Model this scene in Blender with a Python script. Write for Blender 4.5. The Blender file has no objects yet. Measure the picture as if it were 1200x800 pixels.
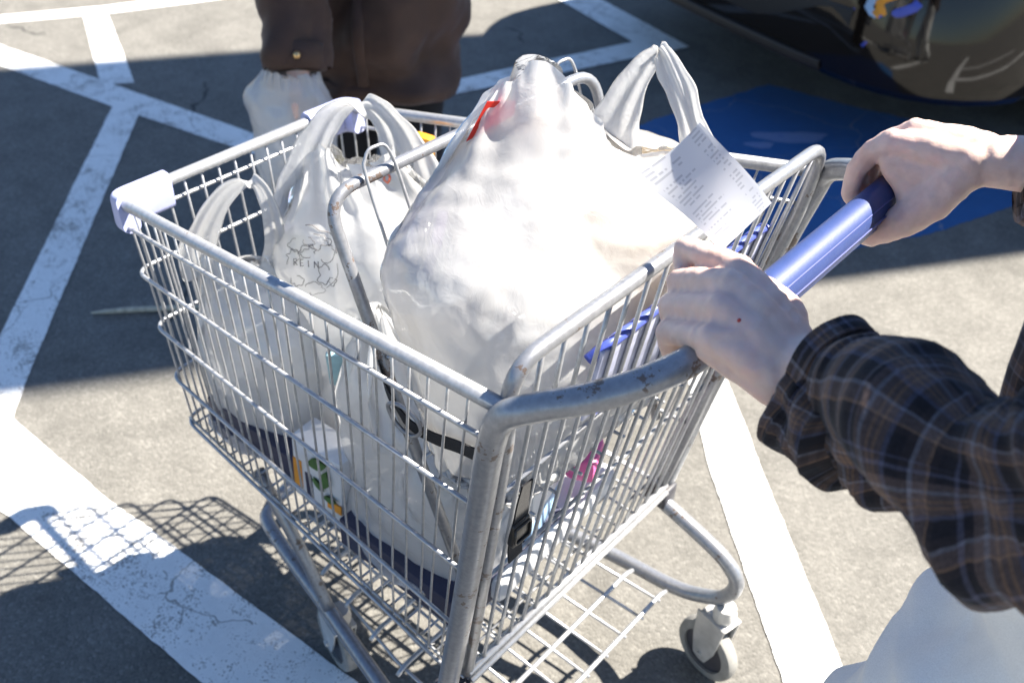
import bpy, bmesh, math, random
import numpy as np
from mathutils import Vector, Matrix
from mathutils.bvhtree import BVHTree

random.seed(7)
RNG = np.random.default_rng(7)
scene = bpy.context.scene
COL = scene.collection

# ------------------------------------------------------------------ camera, sky, sun, exposure
cam_data = bpy.data.cameras.new('camera')
cam = bpy.data.objects.new('camera', cam_data)
COL.objects.link(cam)
cam_data.sensor_width = 36.0
cam_data.lens = 35.99
cam_data.clip_start = 0.02
cam_data.clip_end = 1000.0
_f = Vector((-0.49298581, 0.60806276, -0.62227379))
_r = Vector((0.75660633, 0.65274065, 0.03842537))
_u = Vector((-0.42954843, 0.45187312, 0.78185601))
cam.matrix_world = Matrix(((_r.x, _u.x, -_f.x, 0.43435), (_r.y, _u.y, -_f.y, -0.83580),
                           (_r.z, _u.z, -_f.z, 1.61037), (0, 0, 0, 1)))
cam_data.dof.use_dof = True
cam_data.dof.focus_distance = 1.12
cam_data.dof.aperture_fstop = 5.6
scene.camera = cam

SUN_AZ = math.radians(-123.5 + 180.0)      # where the sun stands, seen from above
SUN_EL = math.radians(50.0)
world = bpy.data.worlds.new('World')
scene.world = world
world.use_nodes = True
wn = world.node_tree
bgn = wn.nodes['Background']
sky = wn.nodes.new('ShaderNodeTexSky')
sky.sky_type = 'NISHITA'
sky.sun_disc = False
sky.sun_elevation = SUN_EL
sky.sun_rotation = math.pi / 2 - SUN_AZ
sky.air_density = 1.0
sky.dust_density = 0.3
sky.ozone_density = 5.0
wn.links.new(sky.outputs[0], bgn.inputs[0])
bgn.inputs[1].default_value = 0.052

sun_data = bpy.data.lights.new('sun', 'SUN')
sun_data.energy = 5.0
sun_data.angle = math.radians(0.5)
sun_data.color = (1.0, 0.93, 0.82)
sun = bpy.data.objects.new('sun', sun_data)
COL.objects.link(sun)
_sd = Vector((math.cos(SUN_AZ) * math.cos(SUN_EL), math.sin(SUN_AZ) * math.cos(SUN_EL), math.sin(SUN_EL)))
sun.rotation_euler = _sd.to_track_quat('Z', 'Y').to_euler()
sun.location = (6, 9, 9)

scene.view_settings.view_transform = 'Standard'
scene.view_settings.look = 'None'
scene.view_settings.gamma = 1.0
scene.view_settings.use_curve_mapping = False
scene.view_settings.exposure = 1.98
scene.cycles.max_bounces = 9
scene.cycles.diffuse_bounces = 6
scene.cycles.glossy_bounces = 3
scene.cycles.transmission_bounces = 4
scene.cycles.transparent_max_bounces = 10
scene.cycles.caustics_reflective = False
scene.cycles.caustics_refractive = False

# ------------------------------------------------------------------ node helpers
def new_mat(name):
    m = bpy.data.materials.new(name)
    m.use_nodes = True
    nt = m.node_tree
    return m, nt, nt.nodes['Principled BSDF'], nt.nodes['Material Output']

def N(nt, kind, **kw):
    n = nt.nodes.new('ShaderNode' + kind)
    for k, v in kw.items():
        if k in n.inputs:
            n.inputs[k].default_value = v
        else:
            setattr(n, k, v)
    return n

def L(nt, a, b):
    nt.links.new(a, b)

def math_n(nt, op, a, b=None, clamp=False):
    n = nt.nodes.new('ShaderNodeMath')
    n.operation = op
    n.use_clamp = clamp
    for i, v in enumerate((a, b)):
        if v is None:
            continue
        if isinstance(v, (int, float)):
            n.inputs[i].default_value = v
        else:
            nt.links.new(v, n.inputs[i])
    return n.outputs[0]

def mix_c(nt, fac, a, b, blend='MIX'):
    n = nt.nodes.new('ShaderNodeMix')
    n.data_type = 'RGBA'
    n.blend_type = blend
    for sock, v in ((n.inputs[0], fac), (n.inputs[6], a), (n.inputs[7], b)):
        if isinstance(v, (int, float)):
            sock.default_value = v
        elif isinstance(v, tuple):
            sock.default_value = (*v, 1.0) if len(v) == 3 else v
        else:
            nt.links.new(v, sock)
    return n.outputs[2]

def ramp(nt, src, stops, interp='LINEAR'):
    n = nt.nodes.new('ShaderNodeValToRGB')
    n.color_ramp.interpolation = interp
    el = n.color_ramp.elements
    while len(el) < len(stops):
        el.new(0.5)
    for e, (p, c) in zip(el, stops):
        e.position = p
        e.color = (*c, 1.0) if len(c) == 3 else c
    nt.links.new(src, n.inputs[0])
    return n.outputs[0]

def g(v):
    return (v, v, v)

def bump(nt, p, height, strength=0.3, dist=0.01):
    b = N(nt, 'Bump')
    b.inputs['Strength'].default_value = strength
    b.inputs['Distance'].default_value = dist
    L(nt, height, b.inputs['Height'])
    L(nt, b.outputs[0], p.inputs['Normal'])
    return b

def noise(nt, vec, scale, detail=3.0, rough=0.55, dist=0.0):
    n = N(nt, 'TexNoise')
    n.inputs['Scale'].default_value = scale
    n.inputs['Detail'].default_value = detail
    n.inputs['Roughness'].default_value = rough
    n.inputs['Distortion'].default_value = dist
    if vec is not None:
        L(nt, vec, n.inputs['Vector'])
    return n.outputs['Fac']

def simple(name, col, rough=0.5, metal=0.0, var=0.15, vscale=30.0, bscale=0.0, bstr=0.1, coat=0.0, sheen=0.0, sss=0.0):
    m, nt, p, out = new_mat(name)
    geo = N(nt, 'NewGeometry')
    nz = noise(nt, geo.outputs['Position'], vscale, 4.0)
    dark = tuple(c * (1 - var) for c in col)
    lite = tuple(min(1, c * (1 + var)) for c in col)
    c = ramp(nt, nz, [(0.3, dark), (0.7, lite)])
    L(nt, c, p.inputs['Base Color'])
    p.inputs['Roughness'].default_value = rough
    p.inputs['Metallic'].default_value = metal
    p.inputs['Coat Weight'].default_value = coat
    p.inputs['Coat Roughness'].default_value = 0.03
    p.inputs['Sheen Weight'].default_value = sheen
    p.inputs['Subsurface Weight'].default_value = sss
    if bscale:
        bump(nt, p, noise(nt, geo.outputs['Position'], bscale, 4.0), bstr, 0.004)
    return m

# ------------------------------------------------------------------ materials
def crack_mask(nt, pos, scale, width, keep):
    """thin wandering cracks, 1 on the crack"""
    wob = N(nt, 'TexNoise')
    wob.inputs['Scale'].default_value = 5.0
    wob.inputs['Detail'].default_value = 5.0
    L(nt, pos, wob.inputs['Vector'])
    off = N(nt, 'VectorMath', operation='MULTIPLY_ADD')
    L(nt, wob.outputs['Color'], off.inputs[0])
    off.inputs[1].default_value = (0.22, 0.22, 0.0)
    L(nt, pos, off.inputs[2])
    vo = N(nt, 'TexVoronoi', feature='DISTANCE_TO_EDGE', voronoi_dimensions='2D')
    vo.inputs['Scale'].default_value = scale
    L(nt, off.outputs[0], vo.inputs['Vector'])
    line = math_n(nt, 'LESS_THAN', vo.outputs['Distance'], width)
    gate = math_n(nt, 'GREATER_THAN', noise(nt, pos, 1.3, 2.0), keep)
    return math_n(nt, 'MULTIPLY', line, gate)

def make_asphalt():
    m, nt, p, out = new_mat('asphalt')
    pos = N(nt, 'NewGeometry').outputs['Position']
    v1 = N(nt, 'TexVoronoi', voronoi_dimensions='2D')
    v1.inputs['Scale'].default_value = 190.0
    L(nt, pos, v1.inputs['Vector'])
    fine = noise(nt, pos, 320.0, 5.0, 0.7)
    mid = noise(nt, pos, 9.0, 6.0, 0.65)
    big = noise(nt, pos, 1.1, 3.0)
    base = ramp(nt, fine, [(0.30, (0.122, 0.118, 0.109)), (0.52, (0.156, 0.150, 0.137)), (0.75, (0.198, 0.190, 0.171))])
    sep = N(nt, 'SeparateColor')
    L(nt, v1.outputs['Color'], sep.inputs[0])
    stone = ramp(nt, sep.outputs[0], [(0.0, g(0.80)), (0.5, g(1.0)), (0.86, g(1.08)), (1.0, g(1.35))])
    base = mix_c(nt, 1.0, base, stone, 'MULTIPLY')
    base = mix_c(nt, 1.0, base, ramp(nt, mid, [(0.3, g(0.84)), (0.7, g(1.12))]), 'MULTIPLY')
    base = mix_c(nt, 1.0, base, ramp(nt, big, [(0.3, g(0.92)), (0.7, g(1.06))]), 'MULTIPLY')
    st = noise(nt, pos, 2.6, 5.0, 0.6, 0.8)
    base = mix_c(nt, 1.0, base, ramp(nt, st, [(0.34, g(0.84)), (0.46, g(1.0)), (0.62, g(1.0)), (0.72, g(1.10))]), 'MULTIPLY')
    ck = crack_mask(nt, pos, 0.75, 0.0035, 0.56)
    base = mix_c(nt, math_n(nt, 'MULTIPLY', ck, 0.75), base, (0.03, 0.03, 0.03))
    L(nt, base, p.inputs['Base Color'])
    p.inputs['Roughness'].default_value = 0.88
    p.inputs['Specular IOR Level'].default_value = 0.25
    hgt = math_n(nt, 'ADD', math_n(nt, 'MULTIPLY', v1.outputs['Distance'], -1.2), math_n(nt, 'MULTIPLY', fine, 0.8))
    bump(nt, p, hgt, 0.28, 0.005)
    return m

def make_paint(name, col, worn=0.335, dark=(0.16, 0.15, 0.135)):
    m, nt, p, out = new_mat(name)
    pos = N(nt, 'NewGeometry').outputs['Position']
    fine = noise(nt, pos, 230.0, 5.0, 0.7)
    mid = noise(nt, pos, 14.0, 6.0, 0.7)
    big = noise(nt, pos, 2.2, 3.0)
    c = mix_c(nt, 1.0, col, ramp(nt, mid, [(0.25, g(0.86)), (0.7, g(1.06))]), 'MULTIPLY')
    # chips that go through to the asphalt: pits of the aggregate, denser in worn patches
    lim = math_n(nt, 'MULTIPLY_ADD', big, -0.18)
    lim.node.inputs[2].default_value = worn + 0.30
    pit = math_n(nt, 'GREATER_THAN', math_n(nt, 'ADD', math_n(nt, 'MULTIPLY', fine, 0.6), math_n(nt, 'MULTIPLY', mid, 0.4)), lim)
    ck = crack_mask(nt, pos, 2.9, 0.0045, 0.44)
    hole = math_n(nt, 'MAXIMUM', pit, math_n(nt, 'MULTIPLY', ck, 0.9))
    c = mix_c(nt, math_n(nt, 'MULTIPLY', hole, 0.8), c, dark)
    L(nt, c, p.inputs['Base Color'])
    p.inputs['Roughness'].default_value = 0.7
    hgt = math_n(nt, 'SUBTRACT', math_n(nt, 'MULTIPLY', fine, 0.7), hole)
    bump(nt, p, hgt, 0.35, 0.004)
    return m

def make_metal(name, col=(0.42, 0.43, 0.45), rust=0.66):
    m, nt, p, out = new_mat(name)
    pos = N(nt, 'NewGeometry').outputs['Position']
    n1 = noise(nt, pos, 22.0, 6.0, 0.7)
    n2 = noise(nt, pos, 140.0, 4.0, 0.6)
    c = ramp(nt, n2, [(0.3, tuple(x * 0.82 for x in col)), (0.7, tuple(min(1, x * 1.1) for x in col))])
    rm = math_n(nt, 'GREATER_THAN', math_n(nt, 'ADD', math_n(nt, 'MULTIPLY', n1, 0.75), math_n(nt, 'MULTIPLY', n2, 0.25)), rust)
    c = mix_c(nt, math_n(nt, 'MULTIPLY', rm, 0.85), c, (0.10, 0.062, 0.04))
    L(nt, c, p.inputs['Base Color'])
    L(nt, math_n(nt, 'SUBTRACT', 0.55, math_n(nt, 'MULTIPLY', rm, 0.5)), p.inputs['Metallic'])
    L(nt, ramp(nt, n1, [(0.3, g(0.27)), (0.7, g(0.46))]), p.inputs['Roughness'])
    bump(nt, p, n2, 0.12, 0.001)
    return m

def make_film(name, tint=(0.94, 0.942, 0.945), clear=0.15, trans=0.62, crease=15.0):
    m, nt, p, out = new_mat(name)
    nt.nodes.remove(p)
    pos = N(nt, 'NewGeometry').outputs['Position']
    warp = N(nt, 'TexNoise')
    warp.inputs['Scale'].default_value = 12.0
    warp.inputs['Detail'].default_value = 3.0
    L(nt, pos, warp.inputs['Vector'])
    wp = N(nt, 'VectorMath', operation='MULTIPLY_ADD')
    L(nt, warp.outputs['Color'], wp.inputs[0])
    wp.inputs[1].default_value = (0.06, 0.06, 0.10)
    L(nt, pos, wp.inputs[2])
    h = math_n(nt, 'ADD', noise(nt, wp.outputs[0], 11.0, 2.0, 0.4, 0.3), math_n(nt, 'MULTIPLY', noise(nt, wp.outputs[0], crease * 2.4, 4.0, 0.6, 0.5), 0.5))
    b = N(nt, 'Bump')
    b.inputs['Strength'].default_value = 0.36
    b.inputs['Distance'].default_value = 0.006
    L(nt, h, b.inputs['Height'])
    tone = noise(nt, pos, 7.0, 3.0)
    col = ramp(nt, tone, [(0.3, tuple(c * 0.985 for c in tint)), (0.7, tint)])
    d = N(nt, 'BsdfDiffuse')
    L(nt, col, d.inputs[0]); L(nt, b.outputs[0], d.inputs['Normal'])
    t = N(nt, 'BsdfTranslucent')
    L(nt, col, t.inputs[0]); L(nt, b.outputs[0], t.inputs['Normal'])
    gl = N(nt, 'BsdfGlossy')
    gl.inputs['Roughness'].default_value = 0.12
    L(nt, b.outputs[0], gl.inputs['Normal'])
    tr = N(nt, 'BsdfTransparent')
    m1 = N(nt, 'MixShader'); m1.inputs[0].default_value = trans
    L(nt, d.outputs[0], m1.inputs[1]); L(nt, t.outputs[0], m1.inputs[2])
    fr = N(nt, 'Fresnel'); fr.inputs[0].default_value = 1.45
    L(nt, b.outputs[0], fr.inputs['Normal'])
    m2 = N(nt, 'MixShader')
    L(nt, math_n(nt, 'ADD', math_n(nt, 'MULTIPLY', fr.outputs[0], 0.9), 0.03), m2.inputs[0])
    L(nt, m1.outputs[0], m2.inputs[1]); L(nt, gl.outputs[0], m2.inputs[2])
    m3 = N(nt, 'MixShader'); m3.inputs[0].default_value = clear
    L(nt, m2.outputs[0], m3.inputs[1]); L(nt, tr.outputs[0], m3.inputs[2])
    L(nt, m3.outputs[0], out.inputs[0])
    return m

def make_plaid():
    m, nt, p, out = new_mat('plaid_flannel')
    at = N(nt, 'UVMap', uv_map='uv')
    wob = N(nt, 'TexNoise')
    wob.inputs['Scale'].default_value = 18.0
    L(nt, at.outputs[0], wob.inputs['Vector'])
    ad = N(nt, 'VectorMath', operation='MULTIPLY_ADD')
    L(nt, wob.outputs['Color'], ad.inputs[0])
    ad.inputs[1].default_value = (0.006, 0.006, 0)
    L(nt, at.outputs[0], ad.inputs[2])
    sp = N(nt, 'SeparateXYZ')
    L(nt, ad.outputs[0], sp.inputs[0])
    nav, brn, blk = (0.012, 0.011, 0.015), (0.100, 0.070, 0.064), (0.028, 0.021, 0.022)
    pale, tan, blu = (0.165, 0.155, 0.175), (0.19, 0.115, 0.075), (0.07, 0.07, 0.105)
    stops = [(0.0, nav), (0.10, blu), (0.135, nav), (0.20, brn), (0.27, pale), (0.305, brn), (0.36, tan), (0.385, brn), (0.42, tan),
             (0.445, brn), (0.50, blu), (0.54, nav), (0.66, blk), (0.72, pale), (0.752, brn), (0.80, brn), (0.85, tan), (0.875, blk), (0.93, nav)]
    uu = math_n(nt, 'FRACT', math_n(nt, 'MULTIPLY', sp.outputs[0], 1 / 0.062))
    vv = math_n(nt, 'FRACT', math_n(nt, 'MULTIPLY', sp.outputs[1], 1 / 0.066))
    cu = ramp(nt, uu, stops, 'CONSTANT')
    cv = ramp(nt, vv, stops, 'CONSTANT')
    tw = N(nt, 'TexWave')
    tw.inputs['Scale'].default_value = 260.0
    L(nt, at.outputs[0], tw.inputs['Vector'])
    fac = ramp(nt, tw.outputs['Fac'], [(0.3, g(0.4)), (0.7, g(0.6))])
    c = mix_c(nt, fac, cu, cv)
    fz = noise(nt, at.outputs[0], 420.0, 4.0, 0.7)
    c = mix_c(nt, 1.0, c, ramp(nt, fz, [(0.3, g(0.65)), (0.7, g(1.35))]), 'MULTIPLY')
    L(nt, c, p.inputs['Base Color'])
    p.inputs['Roughness'].default_value = 0.95
    p.inputs['Specular IOR Level'].default_value = 0.1
    p.inputs['Sheen Weight'].default_value = 0.10
    p.inputs['Sheen Roughness'].default_value = 0.6
    bump(nt, p, fz, 0.4, 0.002)
    return m

def make_skin():
    m, nt, p, out = new_mat('skin')
    pos = N(nt, 'NewGeometry').outputs['Position']
    n1 = noise(nt, pos, 26.0, 4.0)
    n2 = noise(nt, pos, 420.0, 4.0, 0.6)
    n3 = noise(nt, pos, 75.0, 3.0)
    c = ramp(nt, n1, [(0.30, (0.64, 0.43, 0.36)), (0.50, (0.72, 0.53, 0.46)), (0.70, (0.74, 0.50, 0.44))])
    c = mix_c(nt, 1.0, c, ramp(nt, n3, [(0.3, g(0.93)), (0.7, g(1.04))]), 'MULTIPLY')
    L(nt, c, p.inputs['Base Color'])
    p.inputs['Roughness'].default_value = 0.5
    p.inputs['Specular IOR Level'].default_value = 0.35
    p.inputs['Subsurface Weight'].default_value = 0.25
    p.inputs['Subsurface Radius'].default_value = (0.012, 0.005, 0.003)
    p.inputs['Subsurface Scale'].default_value = 0.5
    bump(nt, p, math_n(nt, 'ADD', n2, math_n(nt, 'MULTIPLY', n3, 1.2)), 0.22, 0.0016)
    return m

def make_fabric(name, col, var=0.15, weave=700.0, rough=0.9, sheen=0.1, soft=9.0):
    m, nt, p, out = new_mat(name)
    pos = N(nt, 'NewGeometry').outputs['Position']
    w = noise(nt, pos, weave, 3.0, 0.7)
    b = noise(nt, pos, soft, 4.0)
    c = ramp(nt, b, [(0.3, tuple(x * (1 - var) for x in col)), (0.7, tuple(min(1, x * (1 + var)) for x in col))])
    c = mix_c(nt, 1.0, c, ramp(nt, w, [(0.3, g(0.88)), (0.7, g(1.1))]), 'MULTIPLY')
    L(nt, c, p.inputs['Base Color'])
    p.inputs['Roughness'].default_value = rough
    p.inputs['Sheen Weight'].default_value = sheen
    p.inputs['Specular IOR Level'].default_value = 0.2
    bump(nt, p, w, 0.25, 0.0015)
    return m

def make_receipt():
    m, nt, p, out = new_mat('receipt_paper')
    uv = N(nt, 'UVMap', uv_map='uv').outputs[0]
    sp = N(nt, 'SeparateXYZ'); L(nt, uv, sp.inputs[0])
    u, v = sp.outputs[0], sp.outputs[1]
    row = math_n(nt, 'MULTIPLY', v, 26.0)
    inrow = math_n(nt, 'LESS_THAN', math_n(nt, 'FRACT', row), 0.46)
    rid = math_n(nt, 'FLOOR', row)
    cell = N(nt, 'CombineXYZ')
    L(nt, math_n(nt, 'FLOOR', math_n(nt, 'MULTIPLY', u, 34.0)), cell.inputs[0]); L(nt, rid, cell.inputs[1])
    wn_ = N(nt, 'TexWhiteNoise', noise_dimensions='2D'); L(nt, cell.outputs[0], wn_.inputs['Vector'])
    wr_ = N(nt, 'TexWhiteNoise', noise_dimensions='1D'); L(nt, rid, wr_.inputs['W'])
    ink = math_n(nt, 'GREATER_THAN', wn_.outputs['Value'], 0.3)
    # item names at the left, prices at the right, some rows short
    left = math_n(nt, 'MULTIPLY', math_n(nt, 'GREATER_THAN', u, 0.08), math_n(nt, 'LESS_THAN', u, math_n(nt, 'ADD', 0.2, math_n(nt, 'MULTIPLY', wr_.outputs['Value'], 0.38))))
    right = math_n(nt, 'MULTIPLY', math_n(nt, 'GREATER_THAN', u, 0.78), math_n(nt, 'LESS_THAN', u, 0.93))
    cols = math_n(nt, 'MAXIMUM', left, right)
    rows = math_n(nt, 'GREATER_THAN', wr_.outputs['Value'], 0.14)
    k = math_n(nt, 'MULTIPLY', math_n(nt, 'MULTIPLY', inrow, ink), math_n(nt, 'MULTIPLY', cols, rows))
    c = mix_c(nt, math_n(nt, 'MULTIPLY', k, 0.33), (0.72, 0.73, 0.76), (0.16, 0.17, 0.22))
    L(nt, c, p.inputs['Base Color'])
    p.inputs['Roughness'].default_value = 0.6
    tl = N(nt, 'BsdfTranslucent'); L(nt, c, tl.inputs[0])
    mx = N(nt, 'MixShader'); mx.inputs[0].default_value = 0.28
    L(nt, p.outputs[0], mx.inputs[1]); L(nt, tl.outputs[0], mx.inputs[2])
    L(nt, mx.outputs[0], out.inputs[0])
    return m

M = {
    'asphalt': make_asphalt(),
    'paint': make_paint('white_road_paint', (0.82, 0.82, 0.80)),
    'blue_paint': make_paint('blue_road_paint', (0.016, 0.105, 0.29), 0.43, (0.20, 0.22, 0.26)),
    'metal': make_metal('cart_metal'),
    'metal2': make_metal('cart_tube', (0.29, 0.30, 0.325), 0.585),
    'film': make_film('white_bag_film'),
    'film_thin': make_film('thin_bag_film', (0.95, 0.955, 0.96), 0.24, 0.58, 26.0),
    'film_handle': make_film('bag_handle_film', (0.965, 0.965, 0.965), 0.20, 0.62, 40.0),
    'plaid': make_plaid(),
    'skin': make_skin(),
    'receipt': make_receipt(),
    'grip': simple('blue_grip_plastic', (0.030, 0.054, 0.18), 0.50, 0, 0.08, 40, 300, 0.05),
    'bumper_plastic': simple('pale_lavender_plastic', (0.40, 0.43, 0.66), 0.45, 0, 0.06, 40),
    'blue_plastic': simple('blue_seat_plastic', (0.06, 0.09, 0.42), 0.4, 0, 0.1, 30),
    'label_film': simple('seat_label', (0.42, 0.44, 0.58), 0.35, 0, 0.2, 60),
    'strap': make_fabric('black_webbing', (0.012, 0.012, 0.014), 0.1, 900),
    'black_plastic': simple('black_plastic', (0.012, 0.012, 0.013), 0.4, 0, 0.1),
    'tyre': simple('pale_rubber_tyre', (0.24, 0.235, 0.22), 0.7, 0, 0.2, 40, 200, 0.1),
    'hub': simple('dark_wheel_hub', (0.05, 0.05, 0.06), 0.5, 0, 0.2),
    'zinc': simple('zinc_fork', (0.55, 0.55, 0.54), 0.42, 0.5, 0.15, 40),
    'pale_denim': make_fabric('pale_trouser_cloth', (0.80, 0.80, 0.79), 0.05, 800, 0.9, 0.1),
    'white_cotton': make_fabric('white_cotton', (0.72, 0.72, 0.71), 0.04, 700),
    'brown_jacket': make_fabric('brown_jacket_cloth', (0.060, 0.034, 0.025), 0.25, 500, 0.62, 0.15, 12),
    'dark_cloth': make_fabric('dark_trouser_cloth', (0.014, 0.014, 0.017), 0.2, 600),
    'hair': simple('dark_hair', (0.03, 0.018, 0.012), 0.5, 0, 0.3, 60, 260, 0.5),
    'shoe': simple('shoe_canvas', (0.05, 0.05, 0.055), 0.8, 0, 0.2),
    'sole': simple('white_sole', (0.6, 0.6, 0.58), 0.7),
    'brass': simple('brass_snap', (0.62, 0.42, 0.20), 0.28, 0.9, 0.1),
    'eye': simple('eye_white', (0.75, 0.74, 0.72), 0.2),
    'iris': simple('iris_dark', (0.05, 0.03, 0.02), 0.2),
    'lip': simple('lip', (0.45, 0.2, 0.18), 0.4),
    'car_paint': simple('black_car_paint', (0.010, 0.007, 0.005), 0.06, 0.0, 0.05, 3, 0, 0, 0.0),
    'car_trim': simple('black_trim', (0.012, 0.012, 0.013), 0.55, 0, 0.15, 30, 300, 0.1),
    'car_strip': simple('brown_sill_strip', (0.022, 0.016, 0.013), 0.5, 0, 0.2),
    'glass': simple('dark_car_glass', (0.006, 0.007, 0.008), 0.04, 0, 0.05, 3, 0, 0, 1.0),
    'car_rubber': simple('car_tyre_rubber', (0.018, 0.018, 0.018), 0.85, 0, 0.2, 40, 200, 0.2),
    'alloy': simple('wheel_alloy', (0.35, 0.35, 0.36), 0.3, 0.9, 0.1),
    'lamp_red': simple('red_lamp', (0.35, 0.012, 0.012), 0.12, 0, 0.1, 30, 0, 0, 1.0),
    'lamp_clear': simple('clear_lamp', (0.6, 0.6, 0.62), 0.1, 0, 0.1, 30, 0, 0, 1.0),
    'plate': simple('plate_white', (0.6, 0.6, 0.6), 0.4),
    'stucco': simple('tan_stucco', (0.42, 0.36, 0.29), 0.9, 0, 0.1, 6, 120, 0.3),
    'pale_strip': simple('pale_tan', (0.44, 0.40, 0.31), 0.85, 0, 0.25, 60, 200, 0.4),
    'navy': simple('navy_carton', (0.022, 0.026, 0.060), 0.55, 0, 0.15, 20),
    'white_carton': simple('white_carton', (0.66, 0.67, 0.69), 0.45, 0, 0.04, 12),
    'orange': simple('orange_print', (0.75, 0.30, 0.02), 0.45, 0, 0.08),
    'green': simple('leaf_green_print', (0.045, 0.13, 0.022), 0.5, 0, 0.3, 90),
    'red': simple('red_wrapper', (0.70, 0.035, 0.02), 0.35, 0, 0.08),
    'pink': simple('pink_wrapper', (0.75, 0.14, 0.36), 0.4, 0, 0.1),
    'teal': simple('teal_wrapper', (0.30, 0.48, 0.52), 0.4, 0, 0.15),
    'lightblue': simple('light_blue_print', (0.30, 0.46, 0.66), 0.4, 0, 0.15),
    'tan_bread': simple('tan_food_pack', (0.60, 0.44, 0.25), 0.6, 0, 0.2, 40),
    'olive': simple('olive_pack', (0.16, 0.15, 0.05), 0.5, 0, 0.3, 50),
    'ink': simple('grey_print', (0.16, 0.15, 0.155), 0.7, 0, 0.2, 200),
    'coral': simple('coral_print', (0.80, 0.22, 0.13), 0.6, 0, 0.1),
}

# ------------------------------------------------------------------ mesh helpers
WLOC = {}

def empty(name, loc):
    o = bpy.data.objects.new(name, None)
    COL.objects.link(o)
    o.location = loc
    o.empty_display_size = 0.05
    WLOC[o.name] = np.array(loc, float)
    return o

def tag(o, label=None, cat=None, group=None, kind=None):
    for k, v in (('label', label), ('category', cat), ('group', group), ('kind', kind)):
        if v:
            o[k] = v
    return o

def link(name, V, F, mat, parent=None, smooth=True, uv=None, sharp=None, origin=None):
    """one mesh object; V in world coordinates"""
    V = np.asarray(V, float)
    if parent is not None:
        org = WLOC[parent.name]
    else:
        org = np.array(origin, float) if origin is not None else np.zeros(3)
    me = bpy.data.meshes.new(name)
    me.from_pydata((V - org).tolist(), [], [list(map(int, f)) for f in F])
    me.materials.append(M[mat] if isinstance(mat, str) else mat)
    if uv is not None:
        ul = me.uv_layers.new(name='uv')
        idx = np.empty(len(me.loops), dtype=np.int32)
        me.loops.foreach_get('vertex_index', idx)
        ul.data.foreach_set('uv', np.asarray(uv, np.float32)[idx].ravel())
    if smooth:
        me.polygons.foreach_set('use_smooth', [True] * len(me.polygons))
        if sharp:
            bm = bmesh.new(); bm.from_mesh(me)
            for e in bm.edges:
                if len(e.link_faces) == 2 and e.calc_face_angle(0) > math.radians(sharp):
                    e.smooth = False
            bm.to_mesh(me); bm.free()
    me.update()
    o = bpy.data.objects.new(name, me)
    COL.objects.link(o)
    if parent is not None:
        o.parent = parent
        WLOC[o.name] = org
    else:
        o.location = org
        WLOC[o.name] = org
    return o

class MB:
    def __init__(self):
        self.V = []; self.F = []; self.n = 0
    def add(self, vf):
        V, F = vf
        self.V.extend([tuple(v) for v in V])
        self.F.extend([[i + self.n for i in f] for f in F])
        self.n += len(V)
        return self
    def vf(self):
        return np.array(self.V, float), self.F
    def build(self, name, mat, parent=None, **kw):
        return link(name, np.array(self.V), self.F, mat, parent, **kw)

def catmull(pts, per=8, closed=False):
    P = np.asarray(pts, float)
    n = len(P)
    if closed:
        Q = np.vstack([P[-1], P, P[0], P[1]]); segs = n
    else:
        Q = np.vstack([2 * P[0] - P[1], P, 2 * P[-1] - P[-2]]); segs = n - 1
    out = []
    for i in range(segs):
        a, b, c, d = Q[i:i + 4]
        for t in np.linspace(0, 1, per, endpoint=False):
            out.append(0.5 * ((2 * b) + (-a + c) * t + (2 * a - 5 * b + 4 * c - d) * t * t + (-a + 3 * b - 3 * c + d) * t ** 3))
    if not closed:
        out.append(P[-1])
    return np.array(out)

def rounded(pts, rad, per=5):
    """polyline with its inner corners rounded"""
    P = [np.array(p, float) for p in pts]
    out = [P[0]]
    for i in range(1, len(P) - 1):
        a, b, c = P[i - 1], P[i], P[i + 1]
        r = rad[i - 1] if isinstance(rad, (list, tuple)) else rad
        d1 = (a - b) / np.linalg.norm(a - b); d2 = (c - b) / np.linalg.norm(c - b)
        r1 = min(r, np.linalg.norm(a - b) * .49, np.linalg.norm(c - b) * .49)
        p, q = b + d1 * r1, b + d2 * r1
        for t in np.linspace(0, 1, per + 1):
            out.append((1 - t) ** 2 * p + 2 * t * (1 - t) * b + t * t * q)
    out.append(P[-1])
    return np.array(out)

def frames(P, closed=False, up=None):
    P = np.asarray(P, float)
    n = len(P)
    T = np.zeros_like(P)
    for i in range(n):
        a = P[(i - 1) % n] if (closed or i > 0) else P[i]
        b = P[(i + 1) % n] if (closed or i < n - 1) else P[i]
        d = b - a
        T[i] = d / (np.linalg.norm(d) + 1e-12)
    ref = np.array(up if up is not None else ((0, 0, 1) if abs(T[0][2]) < 0.9 else (1, 0, 0)), float)
    A = np.zeros_like(P)
    for i in range(n):
        if up is None and i > 0:
            ref = A[i - 1]
        a = ref - T[i] * ref.dot(T[i])
        nn = np.linalg.norm(a)
        A[i] = a / nn if nn > 1e-6 else A[i - 1]
    B = np.cross(T, A)
    return T, A, B

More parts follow.
